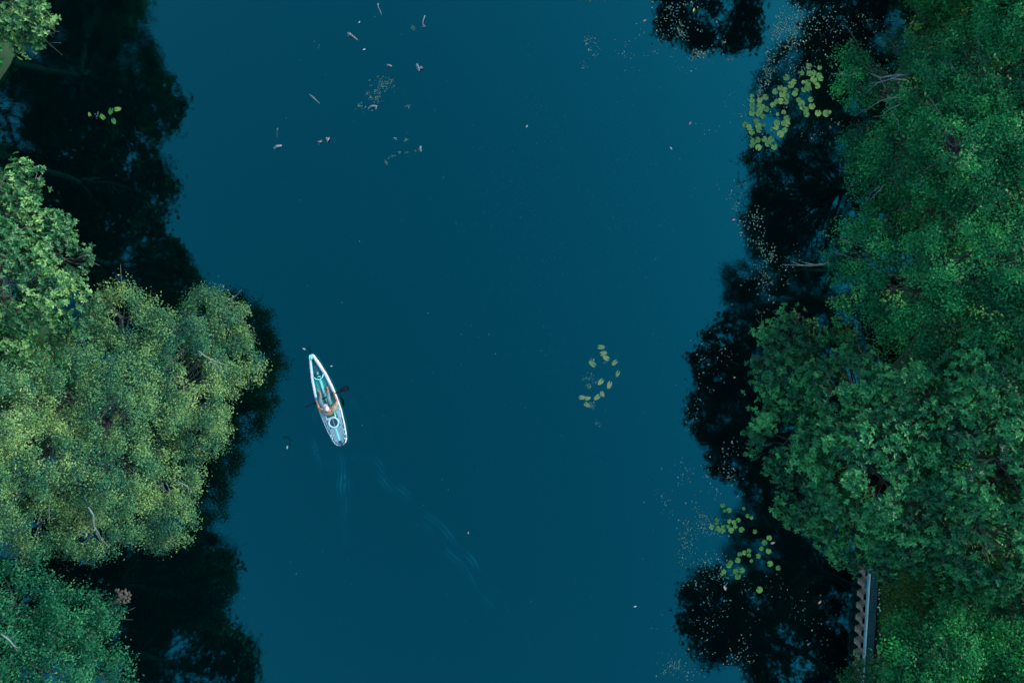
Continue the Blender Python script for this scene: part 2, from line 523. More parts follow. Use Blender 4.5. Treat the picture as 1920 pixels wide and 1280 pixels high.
T((-20.3, 11.0), [LD(35, 25, 58, 4.6), LD(82, 60, 30, 3.8), LD(-50, -30, 90, 6.2), LD(-20, 70, 30, 4.4), LW(-18.3, 12.6, 7.4, 2.1), LW(-19.9, 10.6, 7.4, 1.8), LW(-19.4, 16.2, 7.8, 2.0)], L_bright,
  'bright large leaved tree whose crown just enters the top left corner', seed=23, bark=m_barkd, under=.9, **COARSE)
T((-20.6, -11.4), [LD(35, 1130, 85, 5.6), LD(140, 1160, 62, 4.2), LD(195, 1150, 34, 3.4), LD(90, 1250, 95, 6), LD(195, 1262, 52, 4.6), LD(-60, 1200, 110, 7), LD(20, 1370, 120, 7)], L_dusk,
  'dark green fine leaved tree filling the bottom left corner', seed=24, bark=m_barkd, **FINE)
T((14.9, -3.4), [LD(1478, 632, 46, 3.8), LD(1470, 715, 62, 4.6), LD(1478, 820, 78, 4.8), LD(1530, 925, 78, 4.8), LD(1585, 1005, 56, 4.2), LD(1560, 670, 52, 4.4), LD(1590, 760, 100, 6), LD(1620, 870, 120, 7),
   LD(1730, 770, 100, 6.8), LD(1720, 940, 115, 6.6), LD(1845, 740, 95, 7.2), LD(1860, 860, 120, 7.6), LD(1850, 1000, 110, 7), LD(1660, 1030, 58, 4.6), LD(1900, 1100, 58, 5.2), LD(1775, 1050, 66, 5.2), LD(1990, 930, 120, 7.5)], L_teal,
  'wide dark teal tree with large glossy leaves at the middle of the right bank', seed=25, bark=m_barkd, trunk_r=.26, **COARSE)
T((16.0, 2.0), [LD(1625, 475, 60, 6.2), LD(1605, 545, 46, 5.8), LD(1588, 498, 32, 5.2), LD(1700, 530, 85, 6.6), LD(1790, 480, 95, 7.4), LD(1745, 610, 70, 6), LD(1860, 590, 90, 7), LD(1900, 480, 90, 7.8), LD(1665, 600, 44, 5.2), LD(1990, 560, 100, 8), LW(17.2, .6, 8.8, 1.9)], L_green,
  'fine leaved green tree on the right bank above the bare broken branch', seed=26, bark=m_bark, **FINE)
T((16.4, 6.4), [LD(1700, 95, 34, 4.6), LD(1612, 165, 40, 4.8), LD(1600, 110, 22, 4.4), LD(1622, 270, 38, 4.6), LD(1635, 340, 38, 5), LD(1690, 290, 72, 6), LD(1740, 170, 72, 6.6), LD(1790, 290, 95, 7.6), LD(1845, 150, 80, 7.4), LD(1880, 370, 90, 7.6), LD(1735, 385, 58, 6), LD(1910, 240, 80, 8), LD(1800, 90, 45, 6.4), LD(1990, 330, 110, 8), LD(1655, 405, 36, 5.2), LW(14.8, 8.8, 8.0, 1.9), LW(17.0, 6.0, 8.8, 1.9), LW(16.8, 9.2, 9.0, 2.0), LW(15.7, 7.3, 8.4, 1.5)], L_green,
  'mid green fine leaved tree with pale dead twigs behind the largest lily patch', seed=27, bark=m_bark, under=.9, **FINE)
T((15.6, -10.6), [LD(1652, 1285, 44, 6.8), LD(1622, 1268, 36, 3.4), LD(1712, 1250, 50, 7.8), LD(1712, 1200, 62, 6.2), LD(1810, 1220, 82, 7.0), LD(1745, 1290, 90, 7.0), LD(1905, 1235, 76, 7.6), LD(1690, 1390, 100, 6.6), LD(1850, 1350, 100, 6.8), LW(14.2, -10.5, 8.2, 1.7), LW(11.6, -8.5, 7.8, .9)], L_deep,
  'deep green fine leaved tree beside the seawall in the bottom right corner', seed=28, bark=m_barkd, **FINE)
T((16.6, 11.8), [LD(1755, 55, 44, 4.0), LW(18.4, 14.6, 9, 2.3), LD(1840, 5, 62, 4.0), LD(1770, -20, 60, 4.4), LD(1920, 40, 60, 4.6), LD(1900, -60, 110, 6.4), LW(13.0, 11.9, 7.0, 1.9), LW(15.2, 13.4, 7.6, 1.9)], L_deep,
  'shaded deep green tree hanging into the top right corner', seed=29, bark=m_barkd, **FINE)
# trees just outside the picture: the water mirrors them
OUT_T = [
 ((13.2, 20.5), [LW(9.4, 15.9, 8.2, 1.9), LW(10.6, 15.0, 7.4, 1.1), LW(8.3, 15.4, 7.6, 1.1), LW(11.5, 18.6, 8.4, 2.0), LW(8.0, 17.6, 7.8, 1.3), LW(14.0, 20.5, 8.6, 2.2)], 'tree above the top edge whose dark crown is mirrored at the top of the water'),
 ((16.5, 17.5), [LW(15.8, 15.6, 8.2, 2.0), LW(16.5, 19, 9, 2.4)], 'tree beyond the top right corner mirrored as the dark band behind it'),
 ((-20.8, 7.6), [LW(-17.7, 7.1, 8.0, 1.4), LW(-19.2, 5.6, 8.0, 1.5), LW(-18.8, 8.0, 8.8, 1.9)], 'loose tree left of the frame with feathery mirror image between the two bright trees'),
 ((-19.5, -14.5), [LW(-14.1, -10.8, 7.6, .9), LW(-16.4, -12.0, 8.0, 1.9), LW(-14.3, -15.6, 8.6, 2.1), LW(-16.0, -15.5, 9.0, 2.6)], 'tall tree below the bottom left corner mirrored as the black shape beside it'),
 ((14.6, -14.6), [LW(9.6, -12.6, 8.2, 1.5), LW(9.7, -14.0, 7.8, 1.1), LW(11.8, -13.0, 8.6, 1.7), LW(13.6, -15.0, 9.0, 2.4), LW(15.4, -12.8, 8.6, 1.9)], 'tall tree below the bottom right corner mirrored left of the seawall'),
 ((21.0, 9.5), [LW(19.6, 9, 9, 2.6), LW(21.5, 6.5, 9.4, 2.6), LW(21, 12, 9.4, 2.4)], 'tall tree standing inland behind the fine leaved trees of the right bank'),
 ((21.5, -1.5), [LW(19.6, 1, 9, 2.6), LW(20.5, -3, 9.4, 2.8), LW(22.5, 3.5, 9.6, 2.6)], 'tall tree standing inland behind the wide teal tree'),
 ((21.5, -11.5), [LW(19.6, -8, 8.6, 2.6), LW(20, -12.5, 8.6, 2.8), LW(18, -16.5, 9, 2.6)], 'tree standing inland from the seawall beyond the right edge'),
 ((-22.8, 1.5), [LW(-20.6, 1.5, 8.2, 2.4), LW(-22.5, -2.5, 8.6, 2.6), LW(-21.8, 4.6, 8.6, 2.0)], 'tree standing inland behind the big olive tree'),
 ((-23.5, 10.5), [LW(-20.8, 9.6, 8.4, 2.2), LW(-21.5, 13.5, 8.8, 2.6), LW(-23.0, 6.5, 9.2, 2.4), LW(-24.5, 11, 9.6, 2.6)], 'tall tree inland from the top left corner'),
 ((-19.8, 18.5), [LW(-19.0, 18.8, 8.6, 2.4), LW(-20.5, 17.2, 9.0, 2.6), LW(-19, 22, 9, 2.6)], 'tree above the top left corner on the bank'),
 ((-22.8, -9.5), [LW(-20.5, -8.5, 8.4, 2.4), LW(-19.0, -12.8, 8.8, 2.4), LW(-23, -13, 9.2, 2.6)], 'tree inland from the bottom left corner'),
 ((19.5, 23.5), [LW(18, 23, 9, 2.8), LW(21, 18, 9.4, 2.8)], 'tree far up the right bank beyond the top edge'),
]
for i, (b_, lb, lab) in enumerate(OUT_T):
    T(b_, lb, L_far, lab, seed=40 + i, bark=m_barkd, limb_twigs=(i < 5), group='trees standing just outside the picture', **OUT)



# ------------------------------------------------------------------ undergrowth and grass
def ground_z(x, y):
    dr = x - bank_r(y); dl = bank_l(y) - x
    d = np.maximum(dr, dl)
    soft = np.where((y < -6) & (dr > dl), .12, .8)
    k = np.clip(d / soft * .5 + .5, 0, 1); k = k * k * (3 - 2 * k)
    lump = .06 * np.sin(x * 2.1 + y) * np.sin(y * 1.7) + .04 * np.sin(x * 5.3) * np.sin(y * 4.1 + 1)
    return -1.4 * (1 - k) + (.46 + np.clip((np.abs(x) - 14) * .03, 0, .8) + lump * np.where((y < -6) & (x > 12), .25, 1)) * k

def scatter(name, n, xr, yr, L, hr, mat, wr=.5, seed=5, minz=.25, up=.6, avoid=None):
    r = np.random.default_rng(seed)
    x = r.uniform(*xr, n); y = r.uniform(*yr, n)
    z = ground_z(x, y)
    ok = z > minz
    if avoid is not None: ok &= ~avoid(x, y)
    x, y, z = x[ok], y[ok], z[ok]
    n = len(x)
    hh = hr * (.5 + .5 * np.sin(x * 1.3 + 1) * np.sin(y * 1.1)) * r.random(n)
    P_ = np.stack([x, y, z + .02 + hh], 1)
    N_ = unit(np.stack([r.normal(0, 1 - up, n), r.normal(0, 1 - up, n), np.ones(n) * up + .1], 1))
    T_ = r.normal(0, 1, (n, 3))
    V, F, nv = leaf_mesh(P_, N_, T_, L * r.uniform(.6, 1.3, n), wr, False, r)
    o = mesh_np(name, V, F, mat, None, {'rnd': np.repeat(r.random(n), nv), 'clump': np.repeat(.5 + .4 * np.sin(x * 2) * np.sin(y * 2.3), nv)})
    tag(o, kind='stuff')
    return o
u1 = scatter('undergrowth', 60000, (13.3, 26), (-16, 18), .20, 1.0, L_deep, seed=6, avoid=lambda x, y: (y < -5.5) & (x < 15.4))
tag(u1, 'dark leafy undergrowth covering the right bank beneath the trees', 'undergrowth')
u2 = scatter('undergrowth', 40000, (-27, -13.5), (-16, 18), .20, .8, L_deep, seed=7)
tag(u2, 'dark leafy undergrowth covering the left bank beneath the trees', 'undergrowth')
L_grass = leaf_mat("grass", (.001, .030, .004), (.002, .060, .006), (.008, .085, .008), trans=.1, spec=.1)
gr = scatter('grass', 45000, (13.45, 16.2), (-13.5, -5.5), .06, .05, L_grass, wr=.28, seed=8, up=.35)
tag(gr, 'mown dark green lawn strip beside the seawall walkway', 'grass')

# ------------------------------------------------------------------ seawall
m_pile = plain("sheet_piling", (.14, .115, .09), .9, (.04, .05, .045), 5, .2)
m_cap = plain("weathered_cap", (.05, .17, .20), .8, (.03, .11, .14), 6, .2)
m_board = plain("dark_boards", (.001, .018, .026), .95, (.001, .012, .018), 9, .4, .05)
wx = lambda y: 13.14 + (y + 8.6) * .062
root = empty('seawall', (wx(-8.6), -8.6, 0), label='corrugated pale seawall with blue grey cap and dark walkway at the bottom right', cat='seawall')
R0 = Vector(root.location)
pitch, depth = .445, .15
y = -5.6
k = 0
pile_mesh = None
ang = math.atan(.062)
while y > -13.4:
    if pile_mesh is None:
        prof = [(0, 0), (0, -.10), (-depth, -.17), (-depth, -.36), (0, -.43), (0, -pitch)]   # x out to the water, y along
        mb = MB()
        for th, rev in ((0, False), (.02, True)):
            v = []
            for (a, b_) in prof:
                v += [(a + th, b_, -1.3), (a + th, b_, .46)]
            f = [(2 * i, 2 * i + 2, 2 * i + 3, 2 * i + 1) for i in range(len(prof) - 1)]
            if rev: f = [q[::-1] for q in f]
            mb.add(v, f)
        # closed top edge of the pan
        v = [(a, b_, .46) for a, b_ in prof] + [(a + .02, b_, .46) for a, b_ in prof]
        n_ = len(prof)
        mb.add(v, [(i, i + 1, n_ + i + 1, n_ + i) for i in range(n_ - 1)])
        o = mb.build('sheet_pile', m_pile, root)
        pile_mesh = o.data
    else:
        o = bpy.data.objects.new('sheet_pile', pile_mesh); COL.objects.link(o); o.parent = root
    o.location = (wx(y) - R0.x, y - R0.y, 0)
    o.rotation_euler = (0, 0, -ang)
    y -= pitch * math.cos(ang)
    k += 1
L_ = 7.9
ym = -9.5
MB().box((0, 0, 0), (.07, L_, .10), bev=.012).build('cap_rail', m_cap, root, loc=(wx(ym) - .01 - R0.x, ym - R0.y, .515)).rotation_euler = (0, 0, -ang)
yb = -5.6
bm_ = None
while yb > -13.4:
    if bm_ is None:
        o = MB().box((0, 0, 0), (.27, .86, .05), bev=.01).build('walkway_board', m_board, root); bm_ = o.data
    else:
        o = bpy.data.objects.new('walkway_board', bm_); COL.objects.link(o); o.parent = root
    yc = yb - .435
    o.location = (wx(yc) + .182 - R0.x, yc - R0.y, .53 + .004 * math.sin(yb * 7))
    o.rotation_euler = (0, 0, -ang)
    yb -= .868

# ------------------------------------------------------------------ water lilies
def pad_mat(name, a, b, c):
    m, nt, p, out = new_mat(name)
    oi = nt.nodes.new('ShaderNodeObjectInfo')
    cr = nt.nodes.new('ShaderNodeValToRGB')
    e = cr.color_ramp.elements
    e[0].color = (*a, 1); e[1].color = (*c, 1)
    kk = cr.color_ramp.elements.new(.5); kk.color = (*b, 1)
    nt.links.new(oi.outputs['Random'], cr.inputs[0])
    tc = nt.nodes.new('ShaderNodeTexCoord')
    nz = nt.nodes.new('ShaderNodeTexNoise'); nz.inputs['Scale'].default_value = 14
    nt.links.new(tc.outputs['Object'], nz.inputs[0])
    mx = nt.nodes.new('ShaderNodeMix'); mx.data_type = 'RGBA'; mx.blend_type = 'MULTIPLY'
    mx.inputs[7].default_value = (.55, .62, .45, 1)
    mr = nt.nodes.new('ShaderNodeMapRange'); mr.inputs[1].default_value = .45; mr.inputs[2].default_value = .75
    nt.links.new(nz.outputs[0], mr.inputs[0]); nt.links.new(mr.outputs[0], mx.inputs[0])
    nt.links.new(cr.outputs[0], mx.inputs[6])
    nt.links.new(mx.outputs[2], p.inputs['Base Color'])
    p.inputs['Roughness'].default_value = .5
    p.inputs['Specular IOR Level'].default_value = .25
    return m
m_pad = pad_mat("lily_pad_green", (.018, .100, .032), (.050, .160, .040), (.100, .205, .050))
m_pad2 = pad_mat("lily_pad_bright", (.020, .110, .028), (.036, .160, .034), (.080, .200, .045))
m_pad3 = pad_mat("lily_pad_yellow", (.090, .170, .070), (.170, .235, .095), (.150, .190, .070))

def pad_mesh(kind, seed):
    r = random.Random(seed)
    n = 20
    v = [(0, 0, .012)]
    ring1, ring2 = [], []
    notch = .24 if kind == 'round' else .35
    for i in range(n + 1):
        a = notch + (2 * math.pi - 2 * notch) * i / n
        if kind == 'round':
            rr_ = 1 + .04 * math.sin(a * 5 + seed) + r.uniform(-.02, .02)
            x_, y_ = rr_ * math.cos(a), rr_ * math.sin(a)
        else:
            rr_ = 1.0
            c, s_ = math.cos(a), math.sin(a)
            x_, y_ = 1.15 * c * (1 + .18 * max(0, -c)), .72 * s_
        ring1.append((x_ * .55, y_ * .55, .010)); ring2.append((x_, y_, .007 + .012 * r.random()))
    v += ring1 + ring2
    f = []
    m = n + 1
    for i in range(n):
        f.append((0, 1 + i, 2 + i))
        f.append((1 + i, 1 + m + i, 2 + m + i, 2 + i))
    b = len(v)
    v += [(q[0], q[1], 0.001) for q in ring2]
    for i in range(n):
        f.append((1 + m + i, b + i, b + i + 1, 2 + m + i))
    me = bpy.data.meshes.new('lily_pad')
    me.from_pydata(v, [], f)
    return me
PADS = {}
def lily(pads, label, mat, kind='round', f=1.0, name='water_lily', group=None):
    cx = sum(p_[0] for p_ in pads) / len(pads); cy = sum(p_[1] for p_ in pads) / len(pads)
    x0, y0, _ = W(cx, cy)
    root = empty(name, (x0, y0, 0), label=label, cat='water lily', group=group)
    key = (kind, mat.name)
    if key not in PADS:
        PADS[key] = [pad_mesh(kind, i) for i in range(4)]
        for me in PADS[key]: me.materials.append(mat)
    for i, (px, py, rp) in enumerate(pads):
        o = bpy.data.objects.new('lily_pad', PADS[key][i % 4]); COL.objects.link(o); o.parent = root
        x, y, _ = W(px, py)
        o.location = (x - x0, y - y0, .003 + .0045 * (i % 7))
        o.scale = (rp * S * f, rp * S * f, 1)
        o.rotation_euler = (random.uniform(-.02, .02), random.uniform(-.02, .02), random.uniform(0, 6.28))
    return root
def Z6(l, sc, ox, oy): return [(ox + a * sc, oy + b * sc, c * sc) for a, b, c in l]
top = Z6([(920,100,40),(830,185,32),(635,240,42),(730,295,35),(690,335,45),(925,190,38),(980,185,35),(1045,220,40),(1065,255,38),(975,265,45),(910,300,38),(1010,300,40),(905,350,38),(1025,350,36),(855,395,38),(915,385,38),(490,420,38),(555,375,38),(615,400,38),(580,455,42),(635,480,42),(755,405,32),(740,445,38),(630,550,36),(560,540,42),(510,545,32),(460,590,36),(370,490,40),(300,525,38),(200,475,26),(200,535,36),(200,590,38),(200,640,34),(195,695,40),(290,590,34),(335,615,36),(380,640,38),(300,660,40),(280,700,40),(335,735,34),(790,525,34),(825,570,46),(940,520,36),(955,605,42),(875,645,40),(885,705,40),(820,630,22),(1035,690,42),(1135,695,46),(1180,680,25),(525,705,24),(600,680,32),(640,760,44),(640,825,42),(600,820,38),(510,815,42),(500,870,38),(450,888,22),(615,905,36),(560,955,50),(115,840,42),(160,870,38),(195,930,40),(250,800,40),(280,850,42),(290,900,40),(350,840,24),(220,1050,44),(270,1030,40),(280,1125,42),(195,1105,30),(358,1020,38),(440,1020,42),(405,1075,45),(480,1115,42),(1050,120,30),(850,300,26)], .1485, 1380, 110)
lily([p_ for p_ in top if p_[1] < 175 and p_[0] > 1495], 'upper right dense clump of the largest green lily patch, nearest the trees', m_pad2, f=.97, group='lily clumps below the top right trees')
lily([p_ for p_ in top if p_[1] < 205 and 1440 < p_[0] <= 1495], 'middle clump of round green pads in the largest lily patch', m_pad, f=.97, group='lily clumps below the top right trees')
lily([p_ for p_ in top if p_[0] > 1494 and p_[1] >= 175], 'short chain of green pads trailing right towards the overhanging branch', m_pad2, f=.97, group='lily clumps below the top right trees')
lily([p_ for p_ in top if p_[0] <= 1440 and p_[1] < 224], 'left edge clump of yellow green pads with a straight stacked column', m_pad, f=.97, group='lily clumps below the top right trees')
lily([p_ for p_ in top if p_[0] <= 1494 and p_[1] >= 205 and not (p_[0] <= 1440 and p_[1] < 224)], 'lowest clump of lily pads at the bottom tip of the largest patch', m_pad, f=.97, group='lily clumps below the top right trees')
low = Z6([(247,48,32),(332,113,36),(272,120,22),(528,88,24),(578,188,28),(628,212,24),(170,235,30),(340,262,30),(400,275,32),(457,243,30),(97,337,33),(180,350,32),(205,375,30),(247,328,26),(260,385,26),(165,285,25),(325,330,30),(415,330,30),(360,378,38),(497,370,38),(673,395,30),(868,483,36),(805,545,38),(762,623,30),(857,657,36),(720,722,34),(598,653,30),(598,712,28),(535,680,32),(475,700,32),(630,787,24),(445,778,38),(350,810,34),(330,850,34),(262,928,32),(240,960,25),(420,925,40),(502,912,38),(448,992,42),(877,823,40),(984,878,34),(738,1173,44)], .1406, 1320, 940)
lily([p_ for p_ in low if p_[1] < 998], 'upper group of small round pads in the lower right lily patch', m_pad2, group='lily clumps left of the seawall')
lily([p_ for p_ in low if p_[1] >= 998 and p_[0] < 1420 and p_[1] < 1100], 'diagonal row of bright round pads below the upper group', m_pad2, group='lily clumps left of the seawall')
lily([p_ for p_ in low if p_[1] >= 998 and p_[0] >= 1420], 'loose arc of single round pads nearest the seawall', m_pad2, group='lily clumps left of the seawall')
lily([p_ for p_ in low if p_[1] >= 1100] + [], 'single round bright pad below the lower right lily patch', m_pad2, group='lily clumps left of the seawall') if [p_ for p_ in low if p_[1] >= 1100 and p_[0] < 1420] else None
mid = Z6([(405,185,36),(430,258,36),(470,312,36),(565,360,34),(313,380,40),(598,485,32),(408,578,36),(505,612,38),(420,715,30),(367,755,36),(187,760,34),(250,770,30),(243,840,34)], .1641, 1060, 620)
lily([p_ for p_ in mid if p_[1] < 705], 'upper loose arc of pale arrow shaped pads in open water', m_pad3, 'oval', group='pale lily pads in the open water')
lily([p_ for p_ in mid if p_[1] >= 705], 'lower group of pale arrow shaped pads in open water', m_pad3, 'oval', group='pale lily pads in the open water')
lily(Z6([(555,555,15),(587,547,15),(516,587,14),(450,575,9),(570,605,14)], .375, 0, 0), 'five small pads floating in the black mirror image at the left', m_pad, 'oval')

# ------------------------------------------------------------------ floating debris
def debris_mat(name, cols, rough=.7):
    m, nt, p, out = new_mat(name)
    a = nt.nodes.new('ShaderNodeAttribute'); a.attribute_name = 'rnd'
    cr = nt.nodes.new('ShaderNodeValToRGB'); cr.color_ramp.interpolation = 'CONSTANT'
    e = cr.color_ramp.elements
    for i, c in enumerate(cols):
        if i < 2: el = e[i]; el.position = i / len(cols)
        else: el = cr.color_ramp.elements.new(i / len(cols))
        el.color = (*c, 1)
    nt.links.new(a.outputs['Fac'], cr.inputs[0]); nt.links.new(cr.outputs[0], p.inputs['Base Color'])
    p.inputs['Roughness'].default_value = rough
    p.inputs['Specular IOR Level'].default_value = .2
    return m
m_deb = debris_mat("floating_leaf_litter", [(.01, .09, .09), (.02, .12, .11), (.07, .14, .10), (.02, .10, .10), (.09, .08, .045), (.03, .14, .12), (.13, .21, .19), (.02, .10, .09), (.02, .13, .12), (.10, .13, .045)])
m_debt = debris_mat("submerged_flecks", [(.005, .07, .08), (.015, .11, .12), (.008, .08, .09), (.04, .16, .16)])
def debris(spots, label, mat=None, seed=1, cat='leaf litter', name='floating_leaf_litter', z=.006, clump=True):
    """spots: (px,py,radx,rady,n,minsize,maxsize px [,angle])"""
    r = np.random.default_rng(seed)
    PX = []; PY = []; SZ = []
    for sp in spots:
        px, py, rx, ry, n, s0, s1 = sp[:7]
        an = math.radians(sp[7]) if len(sp) > 7 else 0
        if clump:
            kc = max(2, n // 9)
            cx = r.normal(0, .5, kc); cy = r.normal(0, .5, kc)
            ii = r.integers(0, kc, n)
            u = cx[ii] + r.normal(0, .2, n); v = cy[ii] + r.normal(0, .2, n)
        else:
            u = r.uniform(-1, 1, n); v = r.uniform(-1, 1, n)
        u = u * rx; v = v * ry
        PX.append(px + u * math.cos(an) - v * math.sin(an)); PY.append(py + u * math.sin(an) + v * math.cos(an))
        SZ.append(s0 + (s1 - s0) * r.random(n) ** 2.2)
    PX = np.concatenate(PX); PY = np.concatenate(PY); SZ = np.concatenate(SZ) * S
    n = len(PX)
    x = (PX - 960) * S; y = -(PY - 640) * S
    P_ = np.stack([x, y, np.full(n, z) + r.uniform(0, .012, n)], 1)
    N_ = unit(np.stack([r.normal(0, .12, n), r.normal(0, .12, n), np.ones(n)], 1))
    T_ = r.normal(0, 1, (n, 3)); T_[:, 2] = 0
    V, F, nv = leaf_mesh(P_, N_, unit(T_), SZ, .6, False, r)
    V[:, 2] = np.maximum(V[:, 2], z - .002)
    x0, y0 = float(x.mean()), float(y.mean())
    V -= np.array([x0, y0, 0])
    o = mesh_np(name, V, F, mat or m_deb, None, {'rnd': np.repeat(r.random(n), nv)})
    o.location = (x0, y0, 0)
    tag(o, label, cat, kind='stuff')
    return o
debris([(720, 158, 22, 18, 110, 1.5, 4.5), (708, 180, 14, 18, 70, 1.5, 4.5), (685, 195, 20, 10, 40, 1.5, 5), (765, 197, 8, 8, 18, 1.5, 5)], 'pale leaf litter raft drifting near the top of the open water', seed=2)
debris([(752, 262, 8, 6, 22, 1.5, 4), (756, 284, 8, 5, 14, 2, 5), (740, 290, 16, 3, 14, 1.5, 4, -25), (724, 305, 4, 12, 14, 1.5, 3.5), (775, 283, 14, 2, 8, 1, 3)], 'thin curved trail of litter below the pale raft', seed=3)
debris([(521, 240, 4, 14, 26, 1, 3), (520, 270, 12, 8, 14, 1.5, 4), (600, 267, 12, 4, 8, 1.5, 4), (775, 52, 8, 12, 26, 1.5, 4), (700, 30, 4, 4, 5, 1, 3), (597, 82, 8, 8, 6, 1.5, 3)], 'scattered small litter among the driftwood at the top', seed=4)
debris([(1110, 85, 16, 26, 60, 1.5, 5), (1100, 100, 30, 30, 20, 1, 4), (1110, 5, 30, 8, 20, 1, 3)], 'yellowish litter left of the mirrored dark crown at the top', seed=5)
debris([(1245, 30, 35, 40, 130, 1.5, 5), (1280, 62, 26, 20, 110, 1.5, 5), (1310, 100, 16, 12, 70, 1.5, 6), (1300, 110, 60, 30, 60, 1.2, 4), (1365, 115, 12, 6, 25, 1.5, 4), (1350, 70, 12, 30, 24, 1.5, 5), (1300, 20, 70, 30, 40, 1.5, 5), (1220, 100, 60, 40, 50, 1.2, 4)], 'leaf litter drifting over the mirrored dark crown at the top', seed=6)
debris([(1490, 60, 26, 60, 330, 1.5, 5, 18), (1465, 40, 14, 40, 130, 1.5, 5, 18), (1440, 130, 12, 40, 170, 1.5, 4.5, 18), (1425, 170, 10, 28, 110, 1.5, 4, 12), (1550, 60, 70, 60, 230, 1.5, 4.5), (1500, 130, 50, 30, 140, 1.5, 4), (1620, 70, 50, 50, 90, 1.5, 4)], 'dense band of pale floating litter above the largest lily patch', seed=7)
debris([(1430, 200, 50, 50, 90, 1.5, 4.5), (1530, 230, 50, 40, 40, 1.5, 4), (1410, 260, 30, 30, 30, 1.5, 4)], 'litter caught between the pads of the largest lily patch', seed=8)
debris([(1385, 385, 20, 40, 70, 1.5, 5), (1400, 420, 30, 40, 90, 1.5, 5), (1440, 470, 22, 40, 130, 1.5, 5), (1425, 530, 40, 50, 90, 1.5, 5), (1350, 300, 60, 60, 30, 1.2, 4), (1480, 520, 60, 60, 60, 1.2, 4)], 'litter drifting in front of the gap between the right bank trees', seed=9)
debris([(1340, 720, 55, 110, 75, 1.5, 5), (1310, 800, 30, 60, 40, 1.5, 5), (1350, 880, 40, 60, 110, 1.5, 5), (1280, 890, 40, 60, 60, 1.5, 5), (1260, 930, 30, 40, 30, 1.5, 4)], 'litter strip along the mirror image of the wide teal tree', seed=10)
debris([(1320, 990, 45, 30, 190, 1.5, 5), (1290, 1010, 30, 50, 130, 1.5, 5), (1340, 1090, 40, 50, 160, 1.5, 5), (1390, 1110, 60, 50, 90, 1.2, 4), (1330, 1160, 40, 40, 60, 1.5, 5)], 'litter gathered round the lower right lily patch', seed=11)
debris([(1260, 1250, 26, 20, 110, 1.2, 4), (1300, 1240, 60, 30, 70, 1.5, 5), (1420, 1240, 60, 50, 80, 1.5, 5), (1500, 1180, 90, 80, 70, 1.5, 4.5), (1220, 1180, 50, 60, 30, 1.2, 3.5)], 'sparse litter at the bottom right of the open water', seed=12)
debris([(1125, 675, 10, 8, 26, 1.5, 4.5), (1105, 715, 18, 14, 80, 1.2, 4), (1100, 725, 8, 6, 18, 2, 5), (1110, 762, 14, 8, 45, 1.5, 5), (1120, 795, 10, 16, 26, 1.2, 3.5)], 'small litter among the pale pads in the open water', seed=13)
debris([(80, 1080, 60, 26, 60, 1, 3), (180, 215, 16, 10, 26, 1, 3)], 'tiny flecks on the black water at the left', seed=14)
debris([(900, 640, 500, 620, 900, .8, 2.2)], 'fine flecks drifting all over the open water', m_debt, 15, 'flecks', 'drifting_flecks', clump=False)
debris([(1050, 450, 200, 420, 900, .8, 2.1), (980, 300, 120, 250, 500, .8, 2.0), (1230, 300, 130, 250, 400, .8, 2.2)], 'faint speckled streak of flecks right of the middle', m_debt, 16, 'flecks', 'drifting_flecks')
debris([(960, 640, 420, 600, 46, 1.8, 3.4), (1250, 600, 60, 500, 40, 1.6, 3.4)], 'single bright leaf bits dotted over the open water', None, 17, 'leaf bits', 'leaf_bits', clump=False)

def single_leaf(px, py, s, col, label, rz):
    m = plain('fallen_leaf_' + label.split()[0], col, .6, tuple(c * .7 for c in col), 30)
    v = [(-1, 0, 0), (-.4, .42, .06), (.35, .38, .05), (1, 0, .02), (.35, -.38, .05), (-.4, -.42, .06), (0, 0, -.02), (-1.35, .05, .03)]
    f = [(6, 0, 5), (6, 5, 4), (6, 4, 3), (6, 3, 2), (6, 2, 1), (6, 1, 0), (0, 7, 5)]
    x, y, _ = W(px, py)
    o = MB().add([(a * s * S, b_ * s * S, c * s * S) for a, b_, c in v], f).build('fallen_leaf', m, loc=(x, y, .012))
    o.rotation_euler = (0, 0, rz)
    tag(o, label, 'leaf')
for a in [(1209, 39, 3.5, (.40, .12, .16), 'pink fallen leaf left of the mirrored dark crown at the top', .5),
          (1301, 19, 4, (.50, .34, .06), 'golden fallen leaf on the mirrored dark crown at the top', 1.2),
          (1294, 231, 3.5, (.42, .12, .18), 'reddish pink leaf alone on open water left of the largest lily patch', 1.1),
          (1376, 412, 3.5, (.45, .14, .14), 'red leaf floating left of the bright gap in the right mirror image', .2),
          (1537, 1128, 4, (.45, .24, .12), 'orange brown leaf on black water left of the seawall', .8),
          (1359, 1101, 5, (.42, .26, .22), 'curled pinkish brown leaf below the lower right lily patch', 1.9),
          (1449, 1017, 4.5, (.30, .20, .17), 'dull brown leaf beside the arc of pads nearest the seawall', .3),
          (988, 237, 2.6, (.50, .46, .34), 'cream leaf alone in the upper middle of the open water', .9),
          (1258, 278, 3, (.42, .44, .42), 'pale leaf alone on open water below the pink one', 2.2),
          (878, 998, 2.6, (.40, .30, .14), 'tan leaf on the faint wake right of the kayak track', 1.5),
          (539, 838, 3.4, (.28, .36, .24), 'greenish leaf floating below and left of the kayak stern', 1.3),
          (571, 654, 3.4, (.30, .34, .30), 'small grey leaf just ahead of the kayak bow', -.5),
          (622, 686, 2.2, (.45, .45, .38), 'tiny cream leaf right of the kayak bow', 0),
          (683, 93, 2.8, (.5, .5, .42), 'small white leaf right of the straight driftwood stick at the top', .4),
          (674, 42, 2.6, (.36, .38, .26), 'small olive leaf between the two sticks at the top', .7),
          (1191, 1136, 3, (.5, .5, .4), 'cream leaf alone near the bottom left of the lower right patch', .1)]:
    single_leaf(*a)

